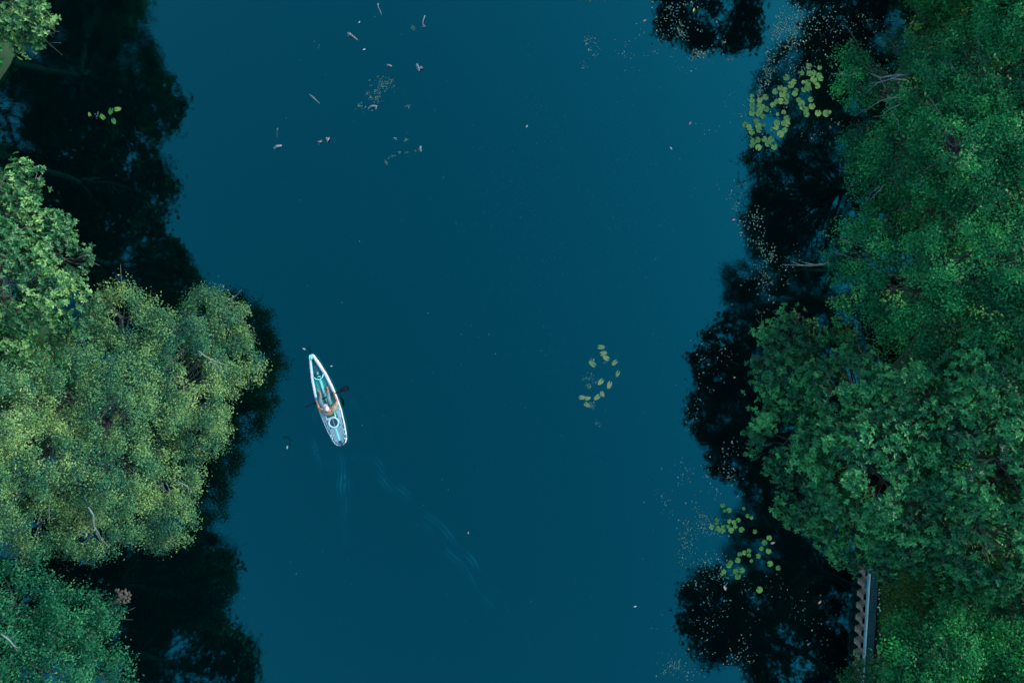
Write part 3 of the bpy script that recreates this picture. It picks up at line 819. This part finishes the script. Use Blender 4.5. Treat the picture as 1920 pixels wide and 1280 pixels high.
def stick(pts, rads, label, n=7, branches=()):
    x0, y0, _ = W(*pts[0])
    root_p = Vector((x0, y0, 0))
    mb = MB()
    P_ = [Vector((*W(p_[0], p_[1])[:2], .02 + (p_[2] if len(p_) > 2 else 0))) - root_p for p_ in pts]
    mb.tube(P_, [r_ * S for r_ in rads], n)
    for br, rb in branches:
        mb.tube([Vector((*W(p_[0], p_[1])[:2], .025 + (p_[2] if len(p_) > 2 else 0))) - root_p for p_ in br], [r_ * S for r_ in rb], 6)
    o = mb.build('driftwood', m_drift, smooth=True, loc=root_p)
    tag(o, label, 'driftwood')
stick([(709, 8, .03), (710, 15, .05), (713, 22, .03), (716, 30, 0)], [1.2, 1.1, .9, .6], 'thin bent stick floating at the very top of the open water')
stick([(653, 64, .03), (657, 66, .05), (663, 70, .02), (671, 76, 0)], [2.2, 2.4, 1.6, .9], 'short straight driftwood stick with a knobbly upper end', branches=[([(656, 66), (653, 69)], [1.5, .8])])
stick([(797, 31, .04), (794, 40, .05), (793, 48, 0)], [1.0, 1.3, 1.1], 'small upright twig with a lump, right of the thin bent stick', branches=[([(793, 47), (797, 50), (791, 51)], [1.6, 1.8, 1])])
stick([(581, 178, .02), (589, 185, .03), (600, 195, 0)], [1.0, 1.3, .5], 'slim slanting stick left of the pale litter raft')
stick([(782, 121, .03), (785, 130, .05), (786, 134, .0)], [1.8, 3.0, 2.0], 'chunky forked driftwood piece right of the pale litter raft', branches=[([(785, 129, .02), (792, 128, .05)], [3, 2])])
stick([(726, 123, .02), (731, 124, .03), (735, 125, .0)], [1.6, 2.0, 1.6], 'stubby driftwood bit just above the pale litter raft')
stick([(514, 279, .0), (520, 275, .04), (529, 274, .04)], [2.2, 2.4, 1.8], 'thick short log at the left end of the driftwood line')
stick([(613, 259, .04), (615, 266, .05), (618, 259, .04)], [1.6, 2.6, 1.4], 'u shaped driftwood chunk at the right end of the driftwood line')
stick([(596, 266, .0), (600, 267, .04), (604, 266, .0)], [1.2, 1.8, 1.2], 'tiny driftwood bit beside the u shaped chunk')
stick([(789, 275, .0), (788, 280, .06), (790, 285, .0)], [1.6, 2.6, 1.6], 'upright wedge of driftwood at the right of the curved litter trail')
stick([(693, 201, .0), (699, 200, .05), (706, 200, .0), (704, 206, 0)], [1.2, 2.0, 2.2, 1.2], 'hooked driftwood piece at the foot of the pale litter raft')

# ------------------------------------------------------------------ bare branches
def bare_branch(pts, rads, twigs, label, mat=None, name='bare_branch'):
    o0 = Vector(W(*pts[0]))
    root = empty(name, o0, label=label, cat='branch')
    rads = [q * .8 for q in rads]
    mb = MB(); mb.tube([Vector(W(*p_)) - o0 for p_ in pts], rads, 7)
    mb.build('stem', mat or m_twig, root, smooth=True)
    for t, r_ in twigs:
        MB().tube([Vector(W(*p_)) - o0 for p_ in t], [q * .7 for q in r_], 5).build('twig', mat or m_twig, root, smooth=True)
bare_branch([(1620, 492, 1.4), (1560, 494, 1.2), (1520, 498, 1.1), (1466, 496, .9)], [.07, .055, .04, .015],
            [([(1530, 497, 1.1), (1515, 494, 1.3), (1503, 491, 1.4)], [.022, .018, .01]), ([(1505, 498, 1.1), (1490, 493, 1.2), (1482, 489, 1.2)], [.018, .012, .006]), ([(1560, 494, 1.2), (1548, 489, 1.4)], [.02, .008])],
            'long bare grey branch reaching left over the water at the middle of the right bank')
bare_branch([(1712, 142, 5.8), (1680, 141, 6.6), (1650, 146, 6.2), (1628, 136, 5.8)], [.035, .03, .024, .01],
            [([(1690, 140, 6.7), (1660, 152, 6.3), (1625, 158, 5.9)], [.026, .02, .008]), ([(1700, 150, 6.8), (1670, 148, 6.6), (1645, 156, 6.2), (1622, 176, 5.8)], [.024, .02, .015, .007]),
             ([(1650, 146, 6.3), (1660, 165, 6.2), (1655, 180, 6)], [.016, .012, .006]), ([(1606, 137, 5.4), (1592, 142, 5.2), (1560, 138, 5.0), (1553, 150, 4.8)], [.016, .015, .013, .006]),
             ([(1700, 183, 5.6), (1690, 183, 6.3), (1670, 184, 6.4), (1650, 190, 6.2), (1605, 216, 5.6)], [.02, .022, .02, .016, .006]), ([(1690, 195, 6.5), (1668, 205, 6.3), (1652, 218, 6.1), (1636, 219, 6)], [.02, .016, .012, .006]),
             ([(1672, 212, 6.4), (1684, 226, 6.3), (1686, 242, 6.2), (1676, 260, 6)], [.014, .014, .012, .006])],
            'spray of pale dead twigs sticking out left of the top right crown')
bare_branch([(1660, 345, 5.6), (1648, 358, 5.5), (1638, 367, 5.4), (1630, 378, 5.2)], [.026, .022, .018, .008],
            [([(1655, 350, 5.6), (1642, 354, 5.5), (1630, 366, 5.3)], [.018, .014, .006]), ([(1640, 365, 5.4), (1632, 366, 5.4), (1622, 384, 5.1)], [.012, .01, .005])],
            'short pale twigs poking from the crown edge below the largest lily patch')
bare_branch([(372, 658, 5.5), (385, 668, 5.4), (400, 676, 5.1), (424, 684, 4.8)], [.03, .028, .022, .012],
            [([(400, 676, 5.1), (410, 690, 5.0), (418, 698, 4.9)], [.02, .016, .008]), ([(378, 664, 5.5), (374, 670, 5.5)], [.02, .01]), ([(440, 712, 4.5), (455, 716, 4.4), (460, 724, 4.3)], [.02, .016, .008])],
            'forked pale branch showing through the olive tree near its right edge')
bare_branch([(165, 950, 5.2), (175, 965, 5.1), (176, 985, 4.9), (190, 1020, 4.4)], [.034, .03, .026, .012],
            [([(180, 1000, 4.7), (196, 1016, 4.4), (206, 1026, 4.3)], [.018, .014, .006]), ([(176, 985, 4.9), (188, 1005, 4.6), (197, 1030, 4.3)], [.018, .014, .006])],
            'pale twisting branch at the lower edge of the olive tree')
bare_branch([(325, 903, 5.0), (340, 905, 5.0), (352, 912, 4.9), (354, 925, 4.8)], [.02, .024, .022, .01],
            [([(340, 905, 5.0), (330, 910, 5), (322, 908, 5)], [.016, .012, .006])], 'small pale branch near the lower right of the olive tree')
bare_branch([(2, 1188, 6.6), (16, 1198, 6.5), (28, 1212, 6.4), (32, 1220, 6.3)], [.03, .03, .024, .012],
            [([(14, 1196, 6.5), (28, 1192, 6.5)], [.02, .01]), ([(28, 1212, 6.4), (34, 1214, 6.4)], [.02, .01])], 'pale broken branch in the dark tree at the bottom left corner')
# withered brown frond at the bottom left
m_wither = plain("withered_leaves", (.05, .045, .035), .95, (.05, .05, .045), 12, .4, .2)
o0 = Vector(W(214, 1128, 3.2))
root = empty('withered_frond', o0, label='withered brown leaf spray over the black water at the bottom left', cat='dead leaves')
MB().tube([Vector(W(200, 1138, 3.2)) - o0, Vector(W(222, 1124, 3.3)) - o0, Vector(W(240, 1114, 3.2)) - o0], [.03, .025, .01], 6).build('stem', m_wither, root, smooth=True)
rr = random.Random(3)
for i in range(46):
    a0 = Vector(W(rr.uniform(216, 243), rr.uniform(1108, 1130), 3.25 + rr.uniform(-.1, .1))) - o0
    an = rr.uniform(-1.2, 1.6)
    d_ = Vector((math.cos(an), math.sin(an), rr.uniform(-.4, .2))) * rr.uniform(.08, .17)
    n_ = Vector((-d_.y, d_.x, 0)).normalized() * .05
    up = Vector((0, 0, .02))
    MB().add([a0, a0 + d_ * .5 + n_, a0 + d_ * 1.0, a0 + d_ * .5 - n_, a0 + d_ * .5 + up], [(0, 3, 4), (3, 2, 4), (2, 1, 4), (1, 0, 4)]).build('withered_leaf', m_wither, root)

# ------------------------------------------------------------------ kayak
KX, KY, _ = W(612.2, 749.5, .18)
HEAD = math.radians(18.6)
kroot = empty('kayak', (KX, KY, 0), rz=HEAD, label='white and turquoise sit on top kayak with a striped deck on open water', cat='kayak')
m_white = plain("white_hull", (.46, .46, .55), .4, (.41, .41, .50), 3)
m_aqua = plain("aqua_plastic", (.04, .46, .38), .5, (.03, .38, .32), 6, spec=.3)
m_paleaqua = plain("pale_aqua_plastic", (.18, .60, .52), .5, (.13, .52, .46), 6, spec=.3)
m_tealp = plain("teal_plastic", (.006, .18, .18), .55, (.004, .13, .14), 8, spec=.3)
m_ring = plain('pale_ring_plastic', (.34, .62, .60), .5, (.28, .56, .55), 8)
m_dteal = plain("dark_teal_lid", (.004, .045, .075), .4, (.003, .03, .055), 8)
m_pad_d = plain("lavender_deck_pad", (.26, .38, .44), .85, (.21, .33, .40), 30, spec=.2)
m_pad_t = plain("teal_deck_pad", (.05, .36, .33), .85, (.04, .30, .28), 30, spec=.2)
m_black = plain("black_plastic", (.002, .004, .006), .7, (.003, .006, .008), 10, spec=.08)
KL = 3.56
def prof(t):                # half width at t = 0 bow .. 1 stern
    xs_ = [0, .015, .04, .1, .25, .4, .5, .65, .8, .9, .96, .985, 1.0]
    ws_ = [.045, .075, .105, .185, .315, .385, .405, .405, .355, .295, .235, .17, .06]
    return float(np.interp(t, xs_, ws_))
def yk(t): return KL * (.5 - t)
def band(t): return float(np.interp(t, [0, .05, .12, .4, .52, .6, 1], [.045, .065, .085, .085, .045, .026, .026]))
ts = [0, .008, .015, .03, .05, .08, .12, .18, .25, .32, .4, .46, .52, .58, .65, .72, .8, .86, .9, .94, .96, .975, .985, .995, 1.0]
def sheer(t): return .20 + .10 * max(0, 1 - t / .3) ** 2 + .03 * max(0, (t - .85) / .15)
# hull shell: outer side, gunwale, inner wall
def hull_section(t):
    w = prof(t); b = min(band(t), w * .55); z = sheer(t); y = yk(t)
    half = [(0, -.09 * min(1, w / .2)), (w * .55, -.075 * min(1, w / .2)), (w * .93, .02), (w, z * .55), (w - .008, z - .02), (w - .025, z), (w - b + .012, z), (w - b, z - .014), (w - b - .004, .085)]
    return [(-a, y, c) for a, c in half[::-1]] + [(a, y, c) for a, c in half[1:]]
mb = MB(); secs = [hull_section(t) for t in ts]; m = len(secs[0])
v = [p_ for s_ in secs for p_ in s_]
f = [(i * m + j, i * m + j + 1, (i + 1) * m + j + 1, (i + 1) * m + j) for i in range(len(ts) - 1) for j in range(m - 1)]
f += [tuple(range(m))[::-1], tuple(range((len(ts) - 1) * m, len(ts) * m))]
mb.add(v, f); mb.build('hull', m_white, kroot)
def strip(name, mat, t0, t1, wl, wr_, z, n=14, thick=.012):
    """a closed slab on the deck between lateral functions wl(t), wr(t)"""
    mb = MB(); v = []
    for i in range(n + 1):
        t = t0 + (t1 - t0) * i / n
        a, b = wl(t), wr_(t); zz = z(t) if callable(z) else z
        v += [(a, yk(t), zz), (b, yk(t), zz), (b, yk(t), zz - thick), (a, yk(t), zz - thick)]
    f = []
    for i in range(n):
        k = i * 4
        for j in range(4):
            f.append((k + j, k + (j + 1) % 4, k + 4 + (j + 1) % 4, k + 4 + j))
    f += [(3, 2, 1, 0), (n * 4, n * 4 + 1, n * 4 + 2, n * 4 + 3)]
    mb.add(v, f)
    return mb.build(name, mat, kroot)
inn = lambda t: prof(t) - min(band(t), prof(t) * .55) - .003
strip('cockpit_floor', m_tealp, .035, .69, lambda t: -inn(t), inn, .092, 24)
strip('stern_deck', m_tealp, .665, .99, lambda t: -inn(t), inn, lambda t: min(sheer(t), .2) - .012, 18)
for s_ in (-1, 1):
    strip('inner_rail', m_aqua, .05, .62, lambda t: s_ * inn(t) if s_ < 0 else inn(t) - .028, lambda t: -inn(t) + .028 if s_ < 0 else inn(t), lambda t: sheer(t) - .035, 20)
    strip('side_deck', m_pad_d, .60, .72, lambda t: s_ * inn(t) if s_ < 0 else .20, lambda t: -.20 if s_ < 0 else inn(t), lambda t: sheer(t) - .010, 8)
strip('bow_cap', m_paleaqua, .002, .05, lambda t: -prof(t) * .96, lambda t: prof(t) * .96, lambda t: sheer(t) + .012, 8, .02)
for x_ in (-.055, .055):
    MB().box((0, 0, 0), (.035, .05, .012), bev=.004).build('bow_bolt', m_dteal, kroot, loc=(x_, yk(.046), sheer(.046) + .014))
# front hatch
hw = lambda t: min(inn(t) - .035, .155 * math.sin(math.acos(max(-1, min(1, (t - .17) / .075)))) if t > .17 else inn(t) - .035)
strip('bow_hatch', m_dteal, .07, .243, lambda t: -max(hw(t), .004), lambda t: max(hw(t), .004), .165, 18, .05)
mb = MB()
for x_ in (-.05, 0, .05):
    mb.box((x_, yk(.16), .170), (.014, .26, .012), bev=.003)
mb.build('hatch_rib', m_tealp, kroot)
MB().box((0, yk(.205), .176), (.06, .11, .02), bev=.008).build('hatch_handle', m_aqua, kroot)
# v-shaped crossbar
mb = MB()
mb.tube([(-inn(.235), yk(.225), .17), (-.12, yk(.262), .18), (0, yk(.275), .18), (.12, yk(.262), .18), (inn(.235), yk(.225), .17)], .024, 8)
mb.tube([(-.07, yk(.25), .175), (0, yk(.24), .18), (.07, yk(.25), .175)], .016, 8)
mb.build('crossbar', m_paleaqua, kroot, smooth=True)
# centre rib
strip('centre_rib', m_paleaqua, .275, .60, lambda t: -.036, lambda t: .036, .150, 10, .06)
# striped pads of the cockpit
for s_ in (-1, 1):
    mb = MB()
    for k in range(5):
        xa = .052 + k * .050
        t0 = .275
        while inn(t0) - .045 < xa + .026 and t0 < .5: t0 += .01
        ya, yb_ = yk(t0), yk(.60)
        mb.box((s_ * (xa + .017), (ya + yb_) / 2, .098), (.032, ya - yb_, .014), bev=.003)
    o = mb.build('foot_pad', m_pad_t, kroot); o['kind'] = 'stuff'
# striped pads of the stern
for s_ in (-1, 1):
    mb = MB()
    for k in range(5):
        xa = .050 + k * .052
        t0, t1 = (.80 if k < 3 else .67), .975
        while (inn(t1) - .03 < xa + .036) and t1 > t0: t1 -= .005
        ya, yb_ = yk(t0), yk(t1)
        if t1 > t0 + .02:
            mb.box((s_ * (xa + .018), (ya + yb_) / 2, .203), (.027, ya - yb_, .018), bev=.003)
    o = mb.build('stern_pad', m_pad_d, kroot); o['kind'] = 'stuff'
strip('stern_rib', m_paleaqua, .80, .955, lambda t: -.035 + (t - .8) * .0, lambda t: .035, .215, 6, .03)
MB().box((0, 0, 0), (.13, .11, .016), bev=.006).build('stern_plate', m_dteal, kroot, loc=(.0, yk(.962), .213))
# round hatch behind the seat
def ring(mb, cx, cy, z0, z1, r0, r1, n=28):
    v = []
    for i in range(n):
        a = 2 * math.pi * i / n
        c, s_ = math.cos(a), math.sin(a)
        v += [(cx + r1 * c, cy + r1 * s_, z0), (cx + (r1 - .006) * c, cy + (r1 - .006) * s_, z1), (cx + (r0 + .006) * c, cy + (r0 + .006) * s_, z1), (cx + r0 * c, cy + r0 * s_, z0)]
    f = [(4 * i + j, 4 * ((i + 1) % n) + j, 4 * ((i + 1) % n) + j + 1, 4 * i + j + 1) for i in range(n) for j in range(3)]
    mb.add(v, f)
hy = yk(.748)
mb = MB(); ring(mb, 0, hy, .18, .245, .150, .205); mb.build('round_hatch_ring', m_ring, kroot, smooth=False)
mb = MB(); mb.tube([(0, hy, .19), (0, hy, .222)], [.152, .146], 26); mb.build('round_hatch_lid', m_dteal, kroot)
MB().box((0, hy, .228), (.012, .26, .012)).build('lid_strap', m_pad_d, kroot)
mb = MB(); ring(mb, 0, hy, .15, .20, .206, .250); mb.build('hatch_surround', m_tealp, kroot)
# seat
mb = MB(); mb.box((0, yk(.625), .17), (.40, .34, .05), bev=.02); mb.build('seat', m_tealp, kroot)
mb = MB()
mb.box((0, yk(.695), .36), (.36, .055, .05), bev=.015)
mb.build('seat_back_bar', m_white, kroot)
mb = MB(); mb.box((0, yk(.685), .27), (.36, .03, .18), bev=.01); mb.build('backrest', m_aqua, kroot)
for s_ in (-1, 1):
    MB().box((s_ * .175, yk(.66), .36), (.03, .26, .03), bev=.008).build('seat_frame', m_paleaqua, kroot)
# fittings on the gunwales
for t, s_ in ((.455, -1), (.455, 1), (.505, -1), (.505, 1)):
    MB().box((s_ * (prof(t) - .045), yk(t), sheer(t) + .012), (.055, .12, .018), bev=.006).build('rod_holder' if t < .48 else 'gear_track', m_pad_d, kroot)
    MB().box((s_ * (prof(t) - .045), yk(t), sheer(t) + .024), (.02, .07, .012), bev=.003).build('track_slot', m_black, kroot)
for t, s_ in ((.585, -1), (.585, 1), (.61, -1), (.63, 1), (.9, -1), (.9, 1), (.87, -1), (.94, 1), (.85, 1)):
    mb = MB(); mb.box((0, 0, 0), (.05, .035, .03), bev=.008); mb.box((0, 0, .018), (.02, .07, .012), bev=.004)
    mb.build('cleat', m_paleaqua, kroot, loc=(s_ * (prof(t) - .055), yk(t), sheer(t) + .014))
for t in (.92,):
    for s_ in (-1, 1):
        mb = MB(); mb.tube([(s_ * (prof(t) - .02), yk(t) + .06, sheer(t)), (s_ * (prof(t) + .008), yk(t) + .03, sheer(t) + .02), (s_ * (prof(t) + .008), yk(t) - .03, sheer(t) + .02), (s_ * (prof(t) - .02), yk(t) - .06, sheer(t))], .010, 6)
        mb.build('carry_handle', m_dteal, kroot, smooth=True)

# ------------------------------------------------------------------ paddle (held; a thing of its own)
pr = empty('paddle', (KX, KY, 0), rz=HEAD, label='black double bladed paddle held across the kayak by the paddler', cat='paddle')
pa, pb = Vector((-.42, .05, .46)), Vector((.56, .15, .14))      # left end high, right end low
mb = MB(); mb.tube([pa.lerp(pb, i / 8) for i in range(9)], .024, 8); mb.build('shaft', m_black, pr, smooth=True)
def blade(end, d_, name='blade', roll=.5):
    d_ = d_.normalized(); side = d_.cross(Vector((0, 0, 1))).normalized(); up = side.cross(d_)
    side, up = side * math.cos(roll) + up * math.sin(roll), up * math.cos(roll) - side * math.sin(roll)
    L2 = .32; pr_ = [(0, .02), (.12, .06), (.35, .088), (.7, .095), (.92, .07), (1, .03)]
    v = []
    for (a, w) in pr_:
        c = end + d_ * (a * L2) + up * (.03 * math.sin(a * 2.6))
        v += [c - side * w + up * .004, c + up * .012, c + side * w + up * .004, c + side * w - up * .004, c - up * .006, c - side * w - up * .004]
    n_ = len(pr_)
    f = [(6 * i + j, 6 * i + (j + 1) % 6, 6 * i + 6 + (j + 1) % 6, 6 * i + 6 + j) for i in range(n_ - 1) for j in range(6)]
    f += [tuple(range(6))[::-1], tuple(range(6 * n_ - 6, 6 * n_))]
    MB().add(v, f).build(name, m_black, pr)
blade(pa, pa - pb, roll=1.45)
blade(pb, pb - pa, roll=.35)

# ------------------------------------------------------------------ the paddler
m_skin = plain("skin", (.30, .15, .10), .65, (.26, .12, .08), 12)
m_shirt = plain("tan_shirt", (.26, .20, .12), .9, (.14, .14, .09), 9, .3, .2)
m_short = plain("grey_trousers", (.10, .17, .20), .9, (.07, .13, .16), 12, .3, .2)
m_cap = plain("pale_cap", (.42, .38, .42), .9, (.36, .33, .38), 12, .3, .2)
m_sandal = plain("dark_red_sandals", (.20, .03, .05), .7, (.14, .02, .035), 10)
proot = empty('person', (KX, KY, 0), rz=HEAD, label='person in a tan shirt and pale cap sitting in the kayak and holding a paddle', cat='person')

def skin_chain(name, verts, edges, radii, mat, parent, sub=2, rootv=0):
    me = bpy.data.meshes.new(name)
    me.from_pydata([tuple(v_) for v_ in verts], edges, [])
    o = bpy.data.objects.new(name, me); COL.objects.link(o)
    sk = o.modifiers.new('skin', 'SKIN'); sk.use_smooth_shade = True
    for i, r_ in enumerate(radii):
        rr_ = r_ if hasattr(r_, '__len__') else (r_, r_)
        me.skin_vertices[0].data[i].radius = rr_
        me.skin_vertices[0].data[i].use_root = (i == rootv)
    if sub:
        ss = o.modifiers.new('sub', 'SUBSURF'); ss.levels = sub; ss.render_levels = sub
    dg = bpy.context.evaluated_depsgraph_get(); dg.update()
    ev = o.evaluated_get(dg)
    nm = bpy.data.meshes.new_from_object(ev)
    nm.materials.clear(); nm.materials.append(mat)
    nm.shade_smooth()
    bpy.data.objects.remove(o)
    o = bpy.data.objects.new(name, nm); COL.objects.link(o); o.parent = parent
    return o
sd_ = (pb - pa).normalized()
hl = pa + sd_ * .14          # left hand on the shaft
hr_ = pa + sd_ * .82
sy = yk(.628)
pel = Vector((0, sy, .27)); ch = Vector((.07, sy + .03, .56)); nk = Vector((.12, sy + .06, .76)); 
shL, shR = Vector((-.08, sy + .06, .68)), Vector((.30, sy + .06, .68))
def hand_pt(h): return h + Vector((0, -.045, .02))
wl, wr2 = hand_pt(hl), hand_pt(hr_)
elL = Vector((-.26, sy + .26, .56)); elR = Vector((.42, sy + .28, .42))
hipL, hipR = Vector((-.10, sy + .03, .26)), Vector((.10, sy + .03, .26))
kL, kR = Vector((-.17, sy + .44, .47)), Vector((.16, sy + .46, .47))
aL, aR = Vector((-.15, yk(.425), .17)), Vector((.15, yk(.415), .17))
tL, tR = aL + Vector((-.02, .16, .03)), aR + Vector((.02, .16, .03))
V_ = [pel, Vector((.03, sy + .01, .42)), ch, nk, nk + Vector((0, .02, .07)), shL, elL, elL.lerp(wl, .5), wl, shR, elR, elR.lerp(wr2, .5), wr2, hipL, kL, kL.lerp(aL, .4), aL, tL, hipR, kR, kR.lerp(aR, .4), aR, tR]
E_ = [(0, 1), (1, 2), (2, 3), (3, 4), (2, 5), (5, 6), (6, 7), (7, 8), (2, 9), (9, 10), (10, 11), (11, 12), (0, 13), (13, 14), (14, 15), (15, 16), (16, 17), (0, 18), (18, 19), (19, 20), (20, 21), (21, 22)]
R_ = [.14, .13, (.15, .13), .06, .055, .065, .045, .042, .028, .065, .045, .042, .028, .09, .065, .058, .036, (.04, .025), .09, .065, .058, .036, (.04, .025)]
skin_chain('body', V_, E_, R_, m_skin, proot)
# clothing shells over the same skeleton
skin_chain('shirt', [pel + Vector((0, 0, .05)), Vector((.03, sy + .01, .42)), ch, nk - Vector((0, 0, .04)), shL, shL.lerp(elL, .75), shR, shR.lerp(elR, .75)],
           [(0, 1), (1, 2), (2, 3), (2, 4), (4, 5), (2, 6), (6, 7)], [.155, .15, (.175, .15), .085, .085, .07, .085, .07], m_shirt, proot)
skin_chain('trousers', [pel, hipL, kL, kL.lerp(aL, .75), hipR, kR, kR.lerp(aR, .75)], [(0, 1), (1, 2), (2, 3), (0, 4), (4, 5), (5, 6)], [.155, .105, .082, .068, .105, .082, .068], m_short, proot)
for t_, a_ in ((tL, aL), (tR, aR)):
    skin_chain('sandal', [a_ + Vector((0, -.02, -.035)), a_.lerp(t_, .6) + Vector((0, 0, -.03)), t_ + Vector((0, .02, -.03))], [(0, 1), (1, 2)], [(.04, .016), (.05, .016), (.045, .014)], m_sandal, proot, 1)
    MB().tube([a_.lerp(t_, .5) + Vector((-.045, 0, -.02)), a_.lerp(t_, .5) + Vector((0, .01, .045)), a_.lerp(t_, .5) + Vector((.045, 0, -.02))], .012, 6).build('sandal_strap', m_sandal, proot, smooth=True)
# head with face, ears, cap
hc = nk + Vector((0, .09, .14))
mb = MB()
mb.ellipsoid(hc, (.077, .098, .115), 16, 12)
mb.ellipsoid(hc + Vector((0, .02, -.06)), (.058, .07, .06), 12, 8)
mb.ellipsoid(hc + Vector((0, .104, -.015)), (.014, .02, .026), 8, 6)
for s_ in (-1, 1): mb.ellipsoid(hc + Vector((s_ * .078, -.005, -.01)), (.012, .02, .032), 8, 6)
mb.build('head', m_skin, proot, smooth=True)
mb = MB()
for s_ in (-1, 1): mb.ellipsoid(hc + Vector((s_ * .03, .088, .005)), (.012, .008, .008), 8, 6)
mb.build('eyes', m_black, proot, smooth=True)
MB().ellipsoid(hc + Vector((0, .088, -.058)), (.024, .008, .006), 8, 6).build('mouth', m_sandal, proot, smooth=True)
MB().ellipsoid(hc + Vector((0, -.02, .0)), (.082, .096, .09), 14, 8).build('hair', plain("dark_hair", (.05, .035, .025), .8), proot, smooth=True)
mb = MB(); mb.ellipsoid(hc + Vector((0, -.002, .045)), (.092, .108, .085), 16, 8)
mb.add([(hc.x + math.sin(a) * .085, hc.y + .06 + math.cos(a) * .12, hc.z + .045 + z_) for z_ in (0, .01) for a in [-1.3 + 2.6 * i / 10 for i in range(11)]] ,
       [tuple(range(10, -1, -1)), tuple(range(11, 22))] + [(i, i + 1, i + 12, i + 11) for i in range(10)])
mb.build('cap', m_cap, proot, smooth=False)
# hands: palm and five fingers curled round the shaft
def hand(h, wrist, name='hand'):
    u = sd_; fw = (h - wrist); fw = (fw - u * fw.dot(u)).normalized(); upv = u.cross(fw)
    if upv.z < 0: upv = -upv
    V2 = [wrist, wrist.lerp(h, .5) + upv * .022, h + upv * .030]
    E2 = [(0, 1), (1, 2)]; R2 = [(.026, .02), (.040, .015), (.040, .013)]
    skin_chain(name, V2, E2, R2, m_skin, proot, 1)
    for i, l in enumerate((.9, 1.0, .96, .8)):
        o_ = h + u * ((i - 1.5) * .021) + upv * .028
        p1 = o_ + fw * .026 * l - upv * .004; p2 = h + u * ((i - 1.5) * .021) + fw * .034 * l - upv * .020; p3 = h + u * ((i - 1.5) * .021) + fw * .010 - upv * .033 * l
        skin_chain('finger', [o_ - fw * .02, o_ + fw * .008, p1, p2, p3], [(0, 1), (1, 2), (2, 3), (3, 4)], [.0095, .0095, .009, .0085, .0075], m_skin, proot, 1)
    s_ = 1 if h.x < 0 else -1
    q = h + u * s_ * .045 - fw * .02
    skin_chain('thumb', [wrist.lerp(h, .4), q, q + fw * .03 - upv * .022, h + u * s_ * .03 + fw * .012 - upv * .036], [(0, 1), (1, 2), (2, 3)], [.012, .011, .010, .009], m_skin, proot, 1)
hand(hl, wl); hand(hr_, wr2)

# ------------------------------------------------------------------ yellow green vine sprigs on the right bank crowns
L_vine = leaf_mat("vine_foliage", (.02, .14, .02), (.05, .21, .025), (.10, .26, .03), trans=.25, spec=.15)
def vine(pts, label, seed, L=.09):
    o0 = Vector(W(*pts[0]))
    root = empty('climbing_vine', o0, label=label, cat='vine')
    P_ = [Vector(W(*p_)) - o0 for p_ in pts]
    MB().tube(P_, .012, 5).build('stem', m_barkd, root, smooth=True)
    r = np.random.default_rng(seed)
    n = 16 * (len(P_) - 1)
    t = r.uniform(0, len(P_) - 1.001, n); i = t.astype(int); f = (t - i)[:, None]
    A = np.array([tuple(p_) for p_ in P_])
    Q = A[i] * (1 - f) + A[i + 1] * f + r.normal(0, .09, (n, 3)) + np.array([0, 0, .02])
    V, F, nv = leaf_mesh(Q, unit(np.stack([r.normal(0, .3, n), r.normal(0, .3, n), np.ones(n)], 1)), r.normal(0, 1, (n, 3)), L * r.uniform(.6, 1.2, n), .7, False, r)
    o = mesh_np('leaves', V, F, L_vine, root, {'rnd': np.repeat(r.random(n), nv), 'clump': np.repeat(r.random(n), nv)})
    o['kind'] = 'stuff'
vine([(1548, 569, 5.0), (1568, 563, 5.3), (1590, 560, 5.8), (1602, 557, 6.1)], 'yellow green vine hanging off the left crown edge just above the wide teal tree', 71)
vine([(1655, 550, 6.6), (1672, 553, 6.7), (1682, 562, 6.7), (1692, 572, 6.6)], 'yellow green vine curving over the middle of the same crown', 72)
vine([(1820, 583, 7.3), (1845, 587, 7.3), (1870, 592, 7.2)], 'short yellow green vine strand near the right edge above the teal tree', 73)
vine([(1752, 655, 5.2), (1770, 663, 5.2), (1780, 670, 5.1)], 'yellow green sprig in the dark hollow between two right bank crowns', 76)
vine([(1700, 48, 4.6), (1716, 46, 4.6), (1722, 50, 4.5)], 'lone yellow sprig at the rim of the shaded top right tree', 77, .10)

debris([(1634, 1120, 6, 40, 26, 2, 5), (1631, 1190, 6, 30, 16, 2, 5)], 'fallen leaves scattered on the dark seawall walkway', seed=31, z=.565)
